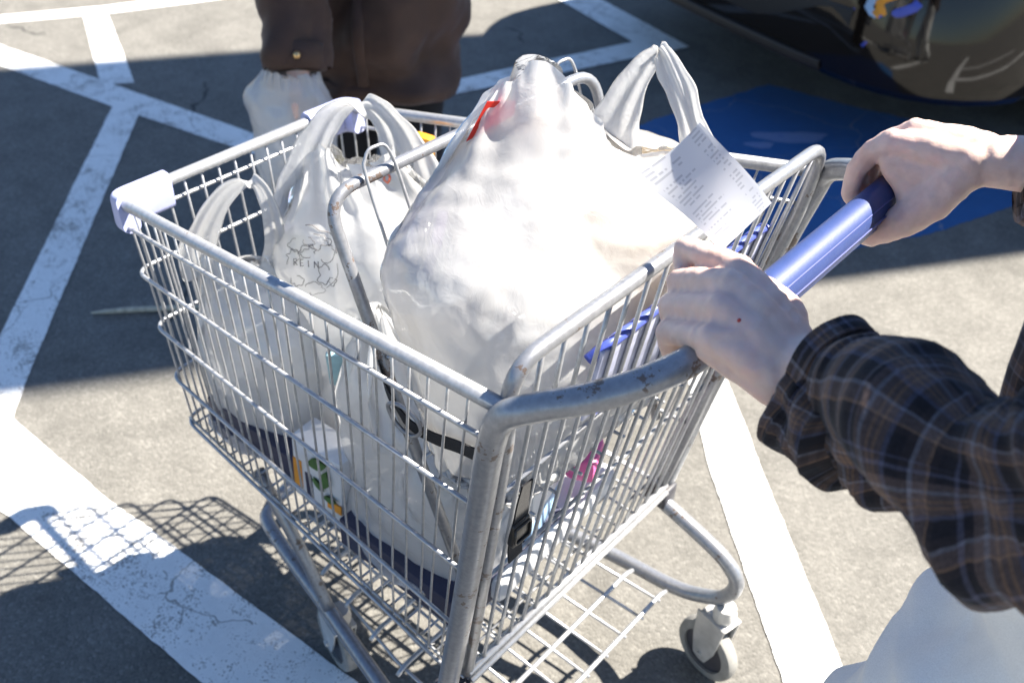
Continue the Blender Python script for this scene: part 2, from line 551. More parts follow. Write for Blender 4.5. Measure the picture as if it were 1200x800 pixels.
def tube(path, r, seg=8, closed=False, caps=True, up=None, flat=1.0):
    """tube along path; cross-section r along A (up) * flat, r along B"""
    P = np.asarray(path, float)
    n = len(P)
    r = np.full(n, r) if np.isscalar(r) else np.asarray(r, float)
    T, A, B = frames(P, closed, up)
    ang = np.linspace(0, 2 * np.pi, seg, endpoint=False)
    V = (P[:, None, :] + r[:, None, None] * (flat * np.cos(ang)[None, :, None] * A[:, None, :] + np.sin(ang)[None, :, None] * B[:, None, :])).reshape(-1, 3)
    F = []
    m = n if closed else n - 1
    for i in range(m):
        a, b = i * seg, ((i + 1) % n) * seg
        for j in range(seg):
            k = (j + 1) % seg
            F.append([a + j, a + k, b + k, b + j])
    if caps and not closed:
        F.append(list(range(seg))[::-1]); F.append(list(range((n - 1) * seg, n * seg)))
    return V, F

def sweep(path, section, up=(0, 0, 1), caps=True, closed=False):
    P = np.asarray(path, float)
    T, A, B = frames(P, closed, up)
    S = np.asarray(section, float); k = len(S); n = len(P)
    V = (P[:, None, :] + S[None, :, 0, None] * B[:, None, :] + S[None, :, 1, None] * A[:, None, :]).reshape(-1, 3)
    F = []
    for i in range(n if closed else n - 1):
        a, b = i * k, ((i + 1) % n) * k
        for j in range(k):
            l = (j + 1) % k
            F.append([a + j, a + l, b + l, b + j])
    if caps and not closed:
        F.append(list(range(k))[::-1]); F.append(list(range((n - 1) * k, n * k)))
    return V, F

def rrect(w, h, r, per=4):
    out = []
    for cx, cy, a0 in ((w / 2 - r, h / 2 - r, 0), (-w / 2 + r, h / 2 - r, 90), (-w / 2 + r, -h / 2 + r, 180), (w / 2 - r, -h / 2 + r, 270)):
        for t in np.linspace(0, 90, per + 1):
            a = math.radians(a0 + t)
            out.append((cx + r * math.cos(a), cy + r * math.sin(a)))
    return np.array(out)

def box(c, size, rot=0.0, bev=0.004, tilt=(0, 0)):
    """bevelled box"""
    bm = bmesh.new()
    bmesh.ops.create_cube(bm, size=1.0)
    bmesh.ops.scale(bm, vec=size, verts=bm.verts)
    if bev:
        bmesh.ops.bevel(bm, geom=bm.edges[:], offset=bev, segments=2, profile=0.5, affect='EDGES')
    R = Matrix.Rotation(rot, 3, 'Z') @ Matrix.Rotation(tilt[0], 3, 'X') @ Matrix.Rotation(tilt[1], 3, 'Y')
    bmesh.ops.rotate(bm, cent=(0, 0, 0), matrix=R, verts=bm.verts)
    bmesh.ops.translate(bm, vec=c, verts=bm.verts)
    bm.verts.index_update()
    V = np.array([v.co[:] for v in bm.verts]); F = [[v.index for v in f.verts] for f in bm.faces]
    bm.free()
    return V, F

def sphere(c, r, seg=16, rings=10):
    r = np.array((r, r, r) if np.isscalar(r) else r, float)
    V = [(0, 0, 1)]; F = []
    for i in range(1, rings):
        th = math.pi * i / rings
        for j in range(seg):
            ph = 2 * math.pi * j / seg
            V.append((math.sin(th) * math.cos(ph), math.sin(th) * math.sin(ph), math.cos(th)))
    V.append((0, 0, -1))
    last = len(V) - 1
    for j in range(seg):
        F.append([0, 1 + j, 1 + (j + 1) % seg])
        F.append([last, 1 + (rings - 2) * seg + (j + 1) % seg, 1 + (rings - 2) * seg + j])
    for i in range(rings - 2):
        for j in range(seg):
            a = 1 + i * seg; b = a + seg; k = (j + 1) % seg
            F.append([a + j, b + j, b + k, a + k])
    return np.array(V) * r + np.array(c, float), F

def limb(mb, pts, rad, seg=14):
    """tapered chain with round joints, added to a soup that is remeshed later"""
    pts = [np.array(p, float) for p in pts]
    for i, p in enumerate(pts):
        mb.add(sphere(p, rad[i], seg, max(6, seg // 2 + 2)))
    for i in range(len(pts) - 1):
        mb.add(tube([pts[i], pts[i] * .5 + pts[i + 1] * .5, pts[i + 1]], [rad[i], (rad[i] + rad[i + 1]) / 2, rad[i + 1]], seg))

def remesh(vf, voxel, smooth=4, factor=0.5):
    V, F = vf
    me = bpy.data.meshes.new('tmp')
    me.from_pydata(np.asarray(V).tolist(), [], F)
    bm = bmesh.new(); bm.from_mesh(me)
    bmesh.ops.recalc_face_normals(bm, faces=bm.faces)
    bm.to_mesh(me); bm.free()
    o = bpy.data.objects.new('tmp', me); COL.objects.link(o)
    md = o.modifiers.new('r', 'REMESH'); md.mode = 'VOXEL'; md.voxel_size = voxel
    if smooth:
        sm = o.modifiers.new('s', 'SMOOTH'); sm.factor = factor; sm.iterations = smooth
    dg = bpy.context.evaluated_depsgraph_get()
    ev = o.evaluated_get(dg)
    m2 = ev.to_mesh()
    n = len(m2.vertices)
    co = np.empty(n * 3); m2.vertices.foreach_get('co', co)
    F2 = [list(p.vertices) for p in m2.polygons]
    ev.to_mesh_clear()
    bpy.data.objects.remove(o); bpy.data.meshes.remove(me)
    return co.reshape(-1, 3), F2

def normals(V, F):
    Nn = np.zeros_like(V)
    quads = np.array([f for f in F if len(f) == 4], int).reshape(-1, 4)
    tris = np.array([f for f in F if len(f) == 3], int).reshape(-1, 3)
    for A in (quads, tris):
        if len(A) == 0:
            continue
        if A.shape[1] == 4:
            nn = np.cross(V[A[:, 2]] - V[A[:, 0]], V[A[:, 3]] - V[A[:, 1]])
        else:
            nn = np.cross(V[A[:, 1]] - V[A[:, 0]], V[A[:, 2]] - V[A[:, 0]])
        for k in range(A.shape[1]):
            np.add.at(Nn, A[:, k], nn)
    return Nn / (np.linalg.norm(Nn, axis=1, keepdims=True) + 1e-12)

def _hash(ix, iy, iz, seed):
    h = (ix * 374761393 + iy * 668265263 + iz * 2147483647 + seed * 1274126177) & 0xFFFFFFFF
    h = ((h ^ (h >> 13)) * 1274126177) & 0xFFFFFFFF
    h = (h ^ (h >> 16)) & 0xFFFFFFFF
    return h.astype(np.float64) / 0xFFFFFFFF

def vnoise(p, seed=0):
    p = np.asarray(p, float)
    i = np.floor(p).astype(np.int64); f = p - i
    u = f * f * f * (f * (f * 6 - 15) + 10)
    r = 0
    for dx in (0, 1):
        for dy in (0, 1):
            for dz in (0, 1):
                w = (u[:, 0] if dx else 1 - u[:, 0]) * (u[:, 1] if dy else 1 - u[:, 1]) * (u[:, 2] if dz else 1 - u[:, 2])
                r = r + w * _hash(i[:, 0] + dx, i[:, 1] + dy, i[:, 2] + dz, seed)
    return r * 2 - 1

def fbm(p, seed=0, octv=4):
    a, r, s = 1.0, 0, 1.0
    for o in range(octv):
        r = r + a * vnoise(p * s, seed + o * 17); a *= .5; s *= 2.03
    return r

def ridge(p, seed=0, octv=3):
    a, r, s = 1.0, 0, 1.0
    for o in range(octv):
        r = r + a * (1 - np.abs(vnoise(p * s, seed + o * 31)) * 2); a *= .5; s *= 2.1
    return r

def crumple(p, seed, n=16, f0=5.0, f1=22.0, warp=0.05):
    """straight, sharp facets and creases as in thin plastic film"""
    rg = np.random.default_rng(seed)
    w = np.stack([vnoise(p * 6, seed + k) for k in range(3)], 1)
    q = p + warp * w
    acc = np.zeros(len(p))
    for k in range(n):
        d = rg.normal(size=3); d /= np.linalg.norm(d)
        fr = f0 * (f1 / f0) ** rg.random()
        t = q @ d * fr + rg.random() * 9
        tri = np.abs(t - np.round(t)) * 2
        loc = np.clip(vnoise(p * 4.0, seed + 50 + k) * 1.5 + 0.35, 0, 1)
        acc += (tri - .5) * loc / fr
    return acc

# ------------------------------------------------------------------ the ground
S = 260.0
ground = link('ground', [(-S, -S, 0), (S, -S, 0), (S, S, 0), (-S, S, 0)], [[0, 1, 2, 3]], 'asphalt', smooth=False)
tag(ground, kind='structure')

LINES = {
    'far_line': [(-3.711, 0.707), (-3.785, 0.743), (-3.510, 1.248), (-3.357, 1.641), (-3.1, 2.3), (-3.02, 2.24), (-3.275, 1.582), (-3.437, 1.203)],
    'upper_stub': [(-3.482, 1.142), (-3.431, 1.222), (-2.795, 0.931), (-2.859, 0.835)],
    'long_diag': [(-4.4, 0.60), (-3.522, 0.746), (-2.802, 0.874), (-2.177, 0.985), (-1.740, 1.040), (-1.2, 1.09), (-1.1, 0.99), (-1.636, 0.945), (-2.065, 0.897), (-2.696, 0.766), (-3.345, 0.654), (-4.2, 0.50)],
    'stub_down': [(-2.717, 0.803), (-2.618, 0.846), (-1.608, -0.126), (-1.471, -0.251), (-1.633, -0.255)],
    'front_band': [(-2.6, -0.26), (-1.779, -0.244), (-1.477, -0.248), (-1.096, -0.239), (-0.861, -0.218), (-0.666, -0.205), (-0.364, -0.182), (0.5, -0.13), (0.5, -0.30), (-0.404, -0.357), (-0.600, -0.368), (-1.437, -0.412), (-2.6, -0.43)],
    'right_band': [(-0.487, 0.981), (-0.360, 0.984), (-0.106, 0.739), (0.292, 0.368), (0.60, 0.085), (0.51, 0.0), (0.202, 0.286), (-0.238, 0.705)],
    'top_band': [(-3.2, 3.0), (-3.1, 3.13), (-2.349 + .13, 2.857), (-1.561, 2.665), (-1.716, 2.528), (-2.349, 2.717)],
    'cross_band': [(-2.12, 1.10), (-2.068, 1.422), (-2.010, 1.755), (-1.728, 2.617), (-1.561, 2.665), (-1.926, 1.665), (-1.981, 1.341), (-2.03, 1.10)],
}
LINES.update({
    'east_band': [(.20, 1.90), (.55, 1.62), (1.5, 1.05), (3.2, .20), (3.13, .09), (1.44, .95), (.48, 1.52), (.14, 1.81)],
    'east_cross': [(.62, 1.55), (1.2, 2.2), (2.2, 3.1), (2.3, 3.02), (1.29, 2.13), (.72, 1.48)],
    'east_far': [(1.25, 1.17), (2.0, 1.75), (3.3, 2.6), (3.36, 2.5), (2.07, 1.67), (1.35, 1.10)],
})
def sheet(name, poly, z, mat, jit=0.0013):
    pts = []
    n = len(poly)
    for i in range(n):
        a, b = np.array(poly[i]), np.array(poly[(i + 1) % n])
        k = max(1, int(np.linalg.norm(b - a) / 0.012))
        for t in range(k):
            pts.append(a + (b - a) * t / k)
    P = np.array(pts)
    q = np.column_stack([P * 70, np.full(len(P), z * 1000)])
    P[:, 0] += jit * vnoise(q, 3) + jit * vnoise(q * .3, 5)
    P[:, 1] += jit * vnoise(q, 4) + jit * vnoise(q * .3, 6)
    V = np.column_stack([P, np.full(len(P), z)])
    o = link(name, V, [list(range(len(V)))], mat, smooth=False)
    bm = bmesh.new(); bm.from_mesh(o.data)
    bmesh.ops.triangulate(bm, faces=bm.faces[:])
    bmesh.ops.recalc_face_normals(bm, faces=bm.faces)
    for f in bm.faces:
        if f.normal.z < 0:
            f.normal_flip()
    bm.to_mesh(o.data); bm.free()
    tag(o, kind='structure')
    return o
for i, (k, poly) in enumerate(LINES.items()):
    sheet('parking_line', poly, 0.0014 + 0.00025 * i, 'paint')
BLUE = [(-1.308, 1.667), (-1.303, 2.006), (-1.155, 2.587), (-0.803, 2.645), (-0.006, 2.879), (0.021, 2.783), (-0.275, 1.984), (-0.400, 1.752), (-0.453, 1.418), (-0.445, 1.115), (-0.658, 0.90), (-1.1, 1.1)]
sheet('blue_parking_bay', BLUE, 0.0009, 'blue_paint', 0.004)
# a worn patch of the white symbol painted on the blue bay
a = np.linspace(0, 2 * np.pi, 40, endpoint=False)
rr = 1 + 0.25 * vnoise(np.column_stack([np.cos(a) * 2, np.sin(a) * 2, a * 0]), 9)
c, s = math.cos(0.75), math.sin(0.75)
for (cx, cy, rx, ry) in ((-0.88, 2.26, .13, .045), (-0.93, 2.13, .05, .025)):
    px, py = rr * rx * np.cos(a), rr * ry * np.sin(a)
    sheet('bay_symbol', list(zip(cx + c * px - s * py, cy + s * px + c * py)), 0.0016, make_paint('worn_symbol_paint', (0.16, 0.23, 0.42), 0.36, (0.05, 0.12, 0.36)), 0.004)

# ------------------------------------------------------------------ the shopping cart
cart = empty('shopping_cart', (-0.38, 0.0, 0.0))
tag(cart, 'grey wire shopping cart with blue handle, loaded with white plastic bags', 'shopping cart')
RT, RB = np.array([0.0, .304, .986]), np.array([-.11, .240, .385])
FT, FB = np.array([-.81, .217, .828]), np.array([-.765, .2026, .421])
def side(t, s, y=1):
    p = (RT * (1 - t) + FT * t) * (1 - s) + (RB * (1 - t) + FB * t) * s
    return np.array([p[0], p[1] * y, p[2]])

rim = rounded([side(0, 0, -1) + (-.004, 0, 0), side(1, 0, -1), side(1, 0, 1), side(0, 0, 1) + (-.004, 0, 0)], 0.035, 7)
basket = MB().add(tube(rim, .0088, 12)).build('basket', 'metal', cart)
tag(basket, 'open wire basket with rounded top rim')
def hoop(s, r, out=0.0):
    P = rounded([side(0.005, s, -1) + (0, -out, 0), side(1, s, -1) + (-out, -out, 0), side(1, s, 1) + (-out, out, 0), side(0.005, s, 1) + (0, out, 0)], 0.03, 6)
    return tube(P, r, 8)
for s in (.085, .29, .53, .77, 1.0):
    MB().add(hoop(s, .0032, .006)).build('rail', 'metal', basket)
random.seed(3)
NW = 27
for y in (-1, 1):
    for i in range(NW):
        t = 0.025 + 0.955 * i / (NW - 1)
        bow = random.uniform(-.0022, .0022); bx = random.uniform(-.003, .003)
        P = []
        for s in np.linspace(0.0, 1.0, 9):
            p = side(t, s, y); p = p + np.array([bow * math.sin(s * 6) + bx * math.sin(s * math.pi), 0, 0]); P.append(p)
        # foot of the wire bends under the basket floor
        P[-1][2] -= 0.002
        P.append(P[-1] + np.array([0, -y * .012, -.004]))
        MB().add(tube(np.array(P), .0017, 6)).build('wire', 'metal', basket)
for i in range(14):
    k = -1 + 2 * (i + .5) / 14
    P = []
    for s in np.linspace(0, 1, 7):
        p = side(1, s, 1); P.append((p[0] + .001, p[1] * k, p[2]))
    MB().add(tube(np.array(P), .0019, 6)).build('wire', 'metal', basket)
# floor of the basket: long and cross wires
for i in range(13):
    k = -1 + 2 * i / 12
    a, b = RB * (1, k, 1) + (0.0, 0, 0), FB * (1, k, 1)
    MB().add(tube([a + (0.006, 0, .003), (a + b) / 2 + (0, 0, .003), b + (0, 0, .003)], .0022, 6)).build('floor_wire', 'metal', basket)
for i in range(20):
    t = 0.03 + .95 * i / 19
    p = side(t, 1.0, 1)
    MB().add(tube([p + (0, 0, -.002), p * (1, 0, 1) + (0, 0, -.002), p * (1, -1, 1) + (0, 0, -.002)], .0020, 6)).build('floor_wire', 'metal', basket)
# plastic caps on the two front corners
for y in (-1, 1):
    cpath = rounded([side(.965, .0, y), side(1, 0, y) + (-.002, 0, 0), side(1, 0, y) * (1, .62, 1) + (-.002, 0, 0)], .03, 6) + np.array([0, 0, -.014])
    MB().add(sweep(cpath, rrect(.027, .058, .010))).build('corner_bumper', 'bumper_plastic', cart, sharp=50)

# handle tube: up from the chassis, back over, along the grip, and down again
hp = [(-.118, -.262, .350), (-.075, -.276, .60), (-.030, -.300, .84), (-.008, -.3135, .945), (.004, -.312, .984), (.030, -.300, 1.004), (.065, -.278, 1.021), (.098, -.246, 1.038), (.119, -.205, 1.049), (.123, -.16, 1.051)]
half = catmull(hp, 7)
mid = np.array([(.123, y, 1.051) for y in np.linspace(-.14, .14, 5)])
full = np.vstack([half, mid, (half * np.array([1, -1, 1]))[::-1]])
handle = MB().add(tube(full, .0142, 16)).build('handle', 'metal2', cart)
tag(handle, 'grey bent steel handle tube with rust scratches')
# blue grip with two moulded grooves
gs = []
for k in range(40):
    a = 2 * math.pi * k / 40
    r = .0225 + .002 * math.cos(2 * a)
    for a0 in (math.radians(112),):
        dlt = abs((a - a0 + math.pi) % (2 * math.pi) - math.pi)
        if dlt < .2:
            r -= .0022 * math.cos(dlt / .2 * math.pi / 2)
    gs.append((r * math.sin(a) * .93, r * math.cos(a)))
gs = np.array(gs)
ys = np.array([-.150, -.149, -.146, -.140, -.13, -.05, .05, .15, .19, .202, .209, .213, .2145])
sc = np.array([.3, .75, .92, .99, 1, 1, 1, 1, 1, .96, .84, .62, .3])
V = []; F = []
for yy, s_ in zip(ys, sc):
    for p in gs:
        V.append((.123 + p[0] * s_, yy, 1.052 + p[1] * s_))
k = len(gs)
for i in range(len(ys) - 1):
    for j in range(k):
        F.append([i * k + j, (i + 1) * k + j, (i + 1) * k + (j + 1) % k, i * k + (j + 1) % k])
F.append(list(range(k))); F.append(list(range((len(ys) - 1) * k, len(ys) * k))[::-1])
grip = link('grip', V, F, 'grip', handle)
tag(grip, 'blue plastic grip sleeve')
# outline of the long label recess moulded into the grip
lp = []
for k_ in range(48):
    a_ = 2 * math.pi * k_ / 48
    yy = .035 + .148 * math.copysign(abs(math.cos(a_)) ** .25, math.cos(a_)); aa = math.radians(62) + .30 * math.copysign(abs(math.sin(a_)) ** .6, math.sin(a_))
    lp.append((.123 + .0226 * .93 * math.sin(aa), yy, 1.052 + .0218 * math.cos(aa)))
MB().add(tube(lp, .0009, 6, True)).build('label_outline', simple('grip_ridge', (0.07, 0.085, 0.27), .4), grip)

# rear gate
gate_pts = rounded([(-.105, -.232, .392), (-.052, -.262, .69), (-.010, -.289, .93), (-.001, -.2985, 1.030), (-.001, .2985, 1.030), (-.010, .289, .93), (-.052, .262, .69), (-.105, .232, .392)], [.01, .02, .045, .045, .02, .01], 7)
gate = MB().add(tube(gate_pts, .0083, 12)).build('rear_gate', 'metal2', cart)
tag(gate, 'swinging rear gate of close upright wires')
random.seed(5)
GX = lambda z: -.105 + (.104) * (z - .392) / (1.03 - .392)
for i in range(16):
    k = -1 + 2 * (i + 1) / 17
    P = [(GX(z) + .004, k * (.232 + (.292 - .232) * (z - .392) / .638) + random.uniform(-.001, .001), z) for z in np.linspace(.385, 1.027, 7)]
    MB().add(tube(np.array(P), .0027, 7)).build('wire', 'metal', gate)
for z, dx, r in ((.400, .006, .0052), (.386, .012, .0048), (.374, .004, .006), (.62, -.006, .0030), (.80, -.006, .0030)):
    w = .232 + (.06) * (z - .392) / .638
    MB().add(tube([(GX(z) + dx, -w - .004, z), (GX(z) + dx, 0, z), (GX(z) + dx, w + .004, z)], r, 8)).build('gate_bar', 'metal', gate)

# folding child seat: leaning back frame, wire loops, seat plate and blue flap
seat = MB()
sb = rounded([(-.125, -.215, .545), (-.245, -.215, .80), (-.345, -.213, 1.025), (-.300, .213, 1.056), (-.225, .215, .82), (-.125, .215, .545)], [.02, .04, .04, .02], 7)
seat.add(tube(sb, .0074, 12))
child_seat = seat.build('child_seat', 'metal2', cart)
tag(child_seat, 'folding child seat back of bent grey tube')
def sbp(y, k):      # point of the seat back: k 0 at its foot, 1 at its top bar
    a = np.array((-.125, y, .545)); b = np.array((-.323 + .05 * y, y, 1.042 + .035 * y))
    return a + (b - a) * k
for y0 in (-.165, .15):
    P = [sbp(y0, .10), sbp(y0, .5), sbp(y0, .96), sbp(y0 + .006, 1.03) + (.0, 0, .004), sbp(y0 + .022, 1.05) + (.004, 0, .003), sbp(y0 + .038, 1.03) + (.004, 0, .002), sbp(y0 + .045, .9), sbp(y0 + .045, .5), sbp(y0 + .045, .1)]
    MB().add(tube(catmull(P, 5), .0021, 7)).build('wire', 'metal', child_seat)
for k in (.36, .62):
    MB().add(tube([sbp(-.215, k), sbp(0, k) + (.004, 0, 0), sbp(.215, k)], .0028, 7)).build('cross_wire', 'metal', child_seat)
# ring near the hinge
MB().add(tube(catmull([(-.235, -.235, .80), (-.225, -.232, .775), (-.205, -.228, .765), (-.19, -.226, .78), (-.198, -.228, .80), (-.22, -.232, .808)], 5, True), .0028, 7, True)).build('hinge_ring', 'metal2', child_seat)
for i in range(9):
    y = -.18 + .36 * i / 8
    MB().add(tube([(-.05, y, .705), (-.12, y, .700), (-.20, y, .695)], .0024, 6)).build('seat_wire', 'metal', child_seat)
flap = MB().add(box((-.026, .045, .885), (.006, .35, .11), 0, .0025, (0, math.radians(9)))).build('seat_flap', 'label_film', child_seat)
tag(flap, 'pale blue seat flap with a dark blue top edge')
MB().add(tube(catmull([(-.030, -.135, .925), (-.022, -.12, .938), (-.018, -.09, .942), (-.017, .05, .943), (-.018, .19, .942), (-.022, .22, .93)], 6), .0065, 10)).build('flap_edge', 'blue_plastic', flap)
for i in range(9):
    zz = .915 - i * .0115
    ln = (.30, .26, .28, .2, .29, .24, .3, .18, .25)[i]
    MB().add(box((-.0195 - .0018 * i, .045 - (.30 - ln) / 2, zz), (.0012, ln, .0022), 0, 0, (0, math.radians(9)))).build('print_line', 'blue_plastic', flap, smooth=False)
def strap(path, w, name='strap', th=.0022):
    P = catmull(path, 6)
    return MB().add(sweep(P, rrect(w, th, .0009, 2), up=(0, -1, .25))).build(name, 'strap', child_seat, sharp=40)
def strapz(path, w, up, th=.0022):
    P = catmull(path, 6)
    return MB().add(sweep(P, [(-th / 2, -w / 2), (th / 2, -w / 2), (th / 2, w / 2), (-th / 2, w / 2)], up=up)).build('strap', 'strap', child_seat, smooth=False)
strapz([(-.262, -.222, .845), (-.245, -.222, .80), (-.215, -.222, .776), (-.175, -.222, .778), (-.135, -.222, .79), (-.095, -.228, .805)], .022, (0, -.2, 1))
strapz([(-.035, -.215, .80), (-.04, -.216, .765), (-.046, -.214, .72), (-.052, -.212, .68), (-.052, -.210, .655)], .024, (0, -1, .1))
bk = MB().add(box((-.044, -.217, .715), (.010, .030, .036), 0, .003)).build('buckle', 'black_plastic', child_seat)
MB().add(tube(rounded([(-.038, -.230, .728), (-.038, -.203, .728), (-.038, -.203, .703), (-.038, -.230, .703), (-.038, -.230, .728)], .005, 3), .0018, 6)).build('buckle_frame', 'black_plastic', bk)

# chassis: one long tube bent to a U, with raised ends under the basket
cp = [(-.118, .248, .352), (-.035, .252, .322), (.022, .254, .297), (.052, .255, .262), (.040, .255, .214), (.0, .254, .183), (-.06, .25, .163), (-.198, .243, .150), (-.45, .190, .160), (-.66, .146, .170), (-.705, .118, .172), (-.722, .06, .172), (-.722, .0, .172)]
h = catmull(cp, 7)
chassis = MB().add(tube(np.vstack([h, (h * np.array([1, -1, 1]))[::-1][1:]]), .0130, 14)).build('chassis', 'metal2', cart)
tag(chassis, 'bent grey steel undercarriage tube')
for y in (-1, 1):
    MB().add(tube(catmull([(-.46, .188 * y, .165), (-.52, .190 * y, .28), (-.60, .193 * y, .405)], 6), .0105, 12)).build('strut', 'metal2', chassis)
    MB().add(box((-.114, .252 * y, .362), (.042, .036, .040), 0, .004)).build('joint_sleeve', 'hub', chassis)
def chw(x):
    return np.interp(x, [-.70, -.66, -.45, -.198, .0], [.10, .146, .19, .243, .25])
for x in (-.055, -.125, -.20, -.28, -.36, -.44, -.52, -.60):
    w = chw(x) - .012
    P = rounded([(x, -w + .01, .172), (x, -w + .03, .182), (x, w - .03, .182), (x, w - .01, .172)], .012, 3)
    MB().add(tube(P, .0042, 8)).build('rack_bar', 'metal', chassis)
for i in range(9):
    y = -.20 + .40 * i / 8
    x1 = -.64 if abs(y) < .13 else -.45
    MB().add(tube([(-.05, y, .1745), (-.3, y * .93, .1745), (x1, y * .80, .1745)], .0028, 7)).build('rack_wire', 'metal', chassis)

def caster(x, y, ztop, rot):
    root = MB()
    c_, s_ = math.cos(rot), math.sin(rot)
    def W(p):
        return np.array([x + p[0] * c_ - p[1] * s_, y + p[0] * s_ + p[1] * c_, p[2]])
    R = .0625
    def xf(vf):
        V, F = vf
        V = np.asarray(V); q = V.copy()
        q[:, 0] = x + V[:, 0] * c_ - V[:, 1] * s_; q[:, 1] = y + V[:, 0] * s_ + V[:, 1] * c_
        return q, F
    # swivel housing and fork cheeks, trailing the axle
    prof = [(.0, .017), (.012, .020), (.022, .020), (.03, .015)]
    root.add(xf(tube([(.018, 0, ztop - .012), (.018, 0, ztop - .03), (.018, 0, ztop - .042)], [.017, .021, .019], 16)))
    root.add(xf(box((.012, 0, ztop - .047), (.058, .040, .007), 0, .002)))
    for sy in (-1, 1):
        pl = [(-.022, ztop - .045), (.040, ztop - .045), (.030, .085), (.016, .050), (.002, .048), (-.012, .055), (-.020, .10)]
        V = [(px, sy * .0185, pz) for px, pz in pl] + [(px, sy * .0215, pz) for px, pz in pl]
        n = len(pl)
        Fc = [list(range(n)), list(range(n, 2 * n))[::-1]] + [[i, i + n, (i + 1) % n + n, (i + 1) % n] for i in range(n)]
        root.add(xf((np.array(V), Fc)))
    f = root.build('caster', 'zinc', cart, sharp=35)
    # wheel: rounded tyre, dark hub, axle bolt
    tp = []
    for (rr_, yy) in ((.044, -.0135), (.056, -.0135), (.0605, -.011), (.0625, -.005), (.0625, .005), (.0605, .011), (.056, .0135), (.044, .0135)):
        tp.append((rr_, yy))
    seg = 36
    V = []; F = []
    for j in range(seg):
        a = 2 * math.pi * j / seg
        for rr_, yy in tp:
            V.append((.003 + rr_ * math.cos(a), yy, R + rr_ * math.sin(a)))
    n = len(tp)
    for j in range(seg):
        for i in range(n):
            F.append([j * n + i, j * n + (i + 1) % n, ((j + 1) % seg) * n + (i + 1) % n, ((j + 1) % seg) * n + i])
    MB().add(xf((np.array(V), F))).build('tyre', 'tyre', f, sharp=40)
    MB().add(xf(tube([(.003, -.0105, R), (.003, -.008, R), (.003, .008, R), (.003, .0105, R)], [.030, .0445, .0445, .030], 28))).build('hub', 'hub', f, sharp=30)
    MB().add(xf(tube([(.003, -.026, R), (.003, .026, R)], .0062, 8))).build('axle_bolt', 'zinc', f, sharp=30)
caster(.030, .256, .208, math.radians(-12))
caster(.030, -.256, .208, math.radians(20))
caster(-.47, .170, .170, math.radians(10))
caster(-.47, -.170, .170, math.radians(-15))

# ------------------------------------------------------------------ bags of shopping
def loft_rings(rings, seg=48, power=2.4):
    """closed loft of superellipse rings: (x, y, z, rx, ry)"""
    V = []; F = []
    for (x, y, z, rx, ry) in rings:
        for j in range(seg):
            a = 2 * math.pi * j / seg
            ca, sa = math.cos(a), math.sin(a)
            V.append((x + rx * math.copysign(abs(ca) ** (2 / power), ca), y + ry * math.copysign(abs(sa) ** (2 / power), sa), z))
    n = len(rings)
    for i in range(n - 1):
        for j in range(seg):
            k = (j + 1) % seg
            F.append([i * seg + j, i * seg + k, (i + 1) * seg + k, (i + 1) * seg + j])
    F.append(list(range(seg))[::-1]); F.append(list(range((n - 1) * seg, n * seg)))
    return np.array(V), F

def ring_at(rings, NU, z):
    """superellipse ring interpolated at height z from (x, y, z, rx, ry) rows"""
    R_ = np.array(rings)
    row = [np.interp(z, R_[:, 2], R_[:, k]) for k in (0, 1, 3, 4)]
    a = np.linspace(0, 2 * np.pi, NU, endpoint=False)
    ca, sa = np.cos(a), np.sin(a)
    pw = 2 / 2.5
    return np.column_stack([row[0] + row[2] * np.sign(ca) * np.abs(ca) ** pw, row[1] + row[3] * np.sign(sa) * np.abs(sa) ** pw, np.full(NU, z)])

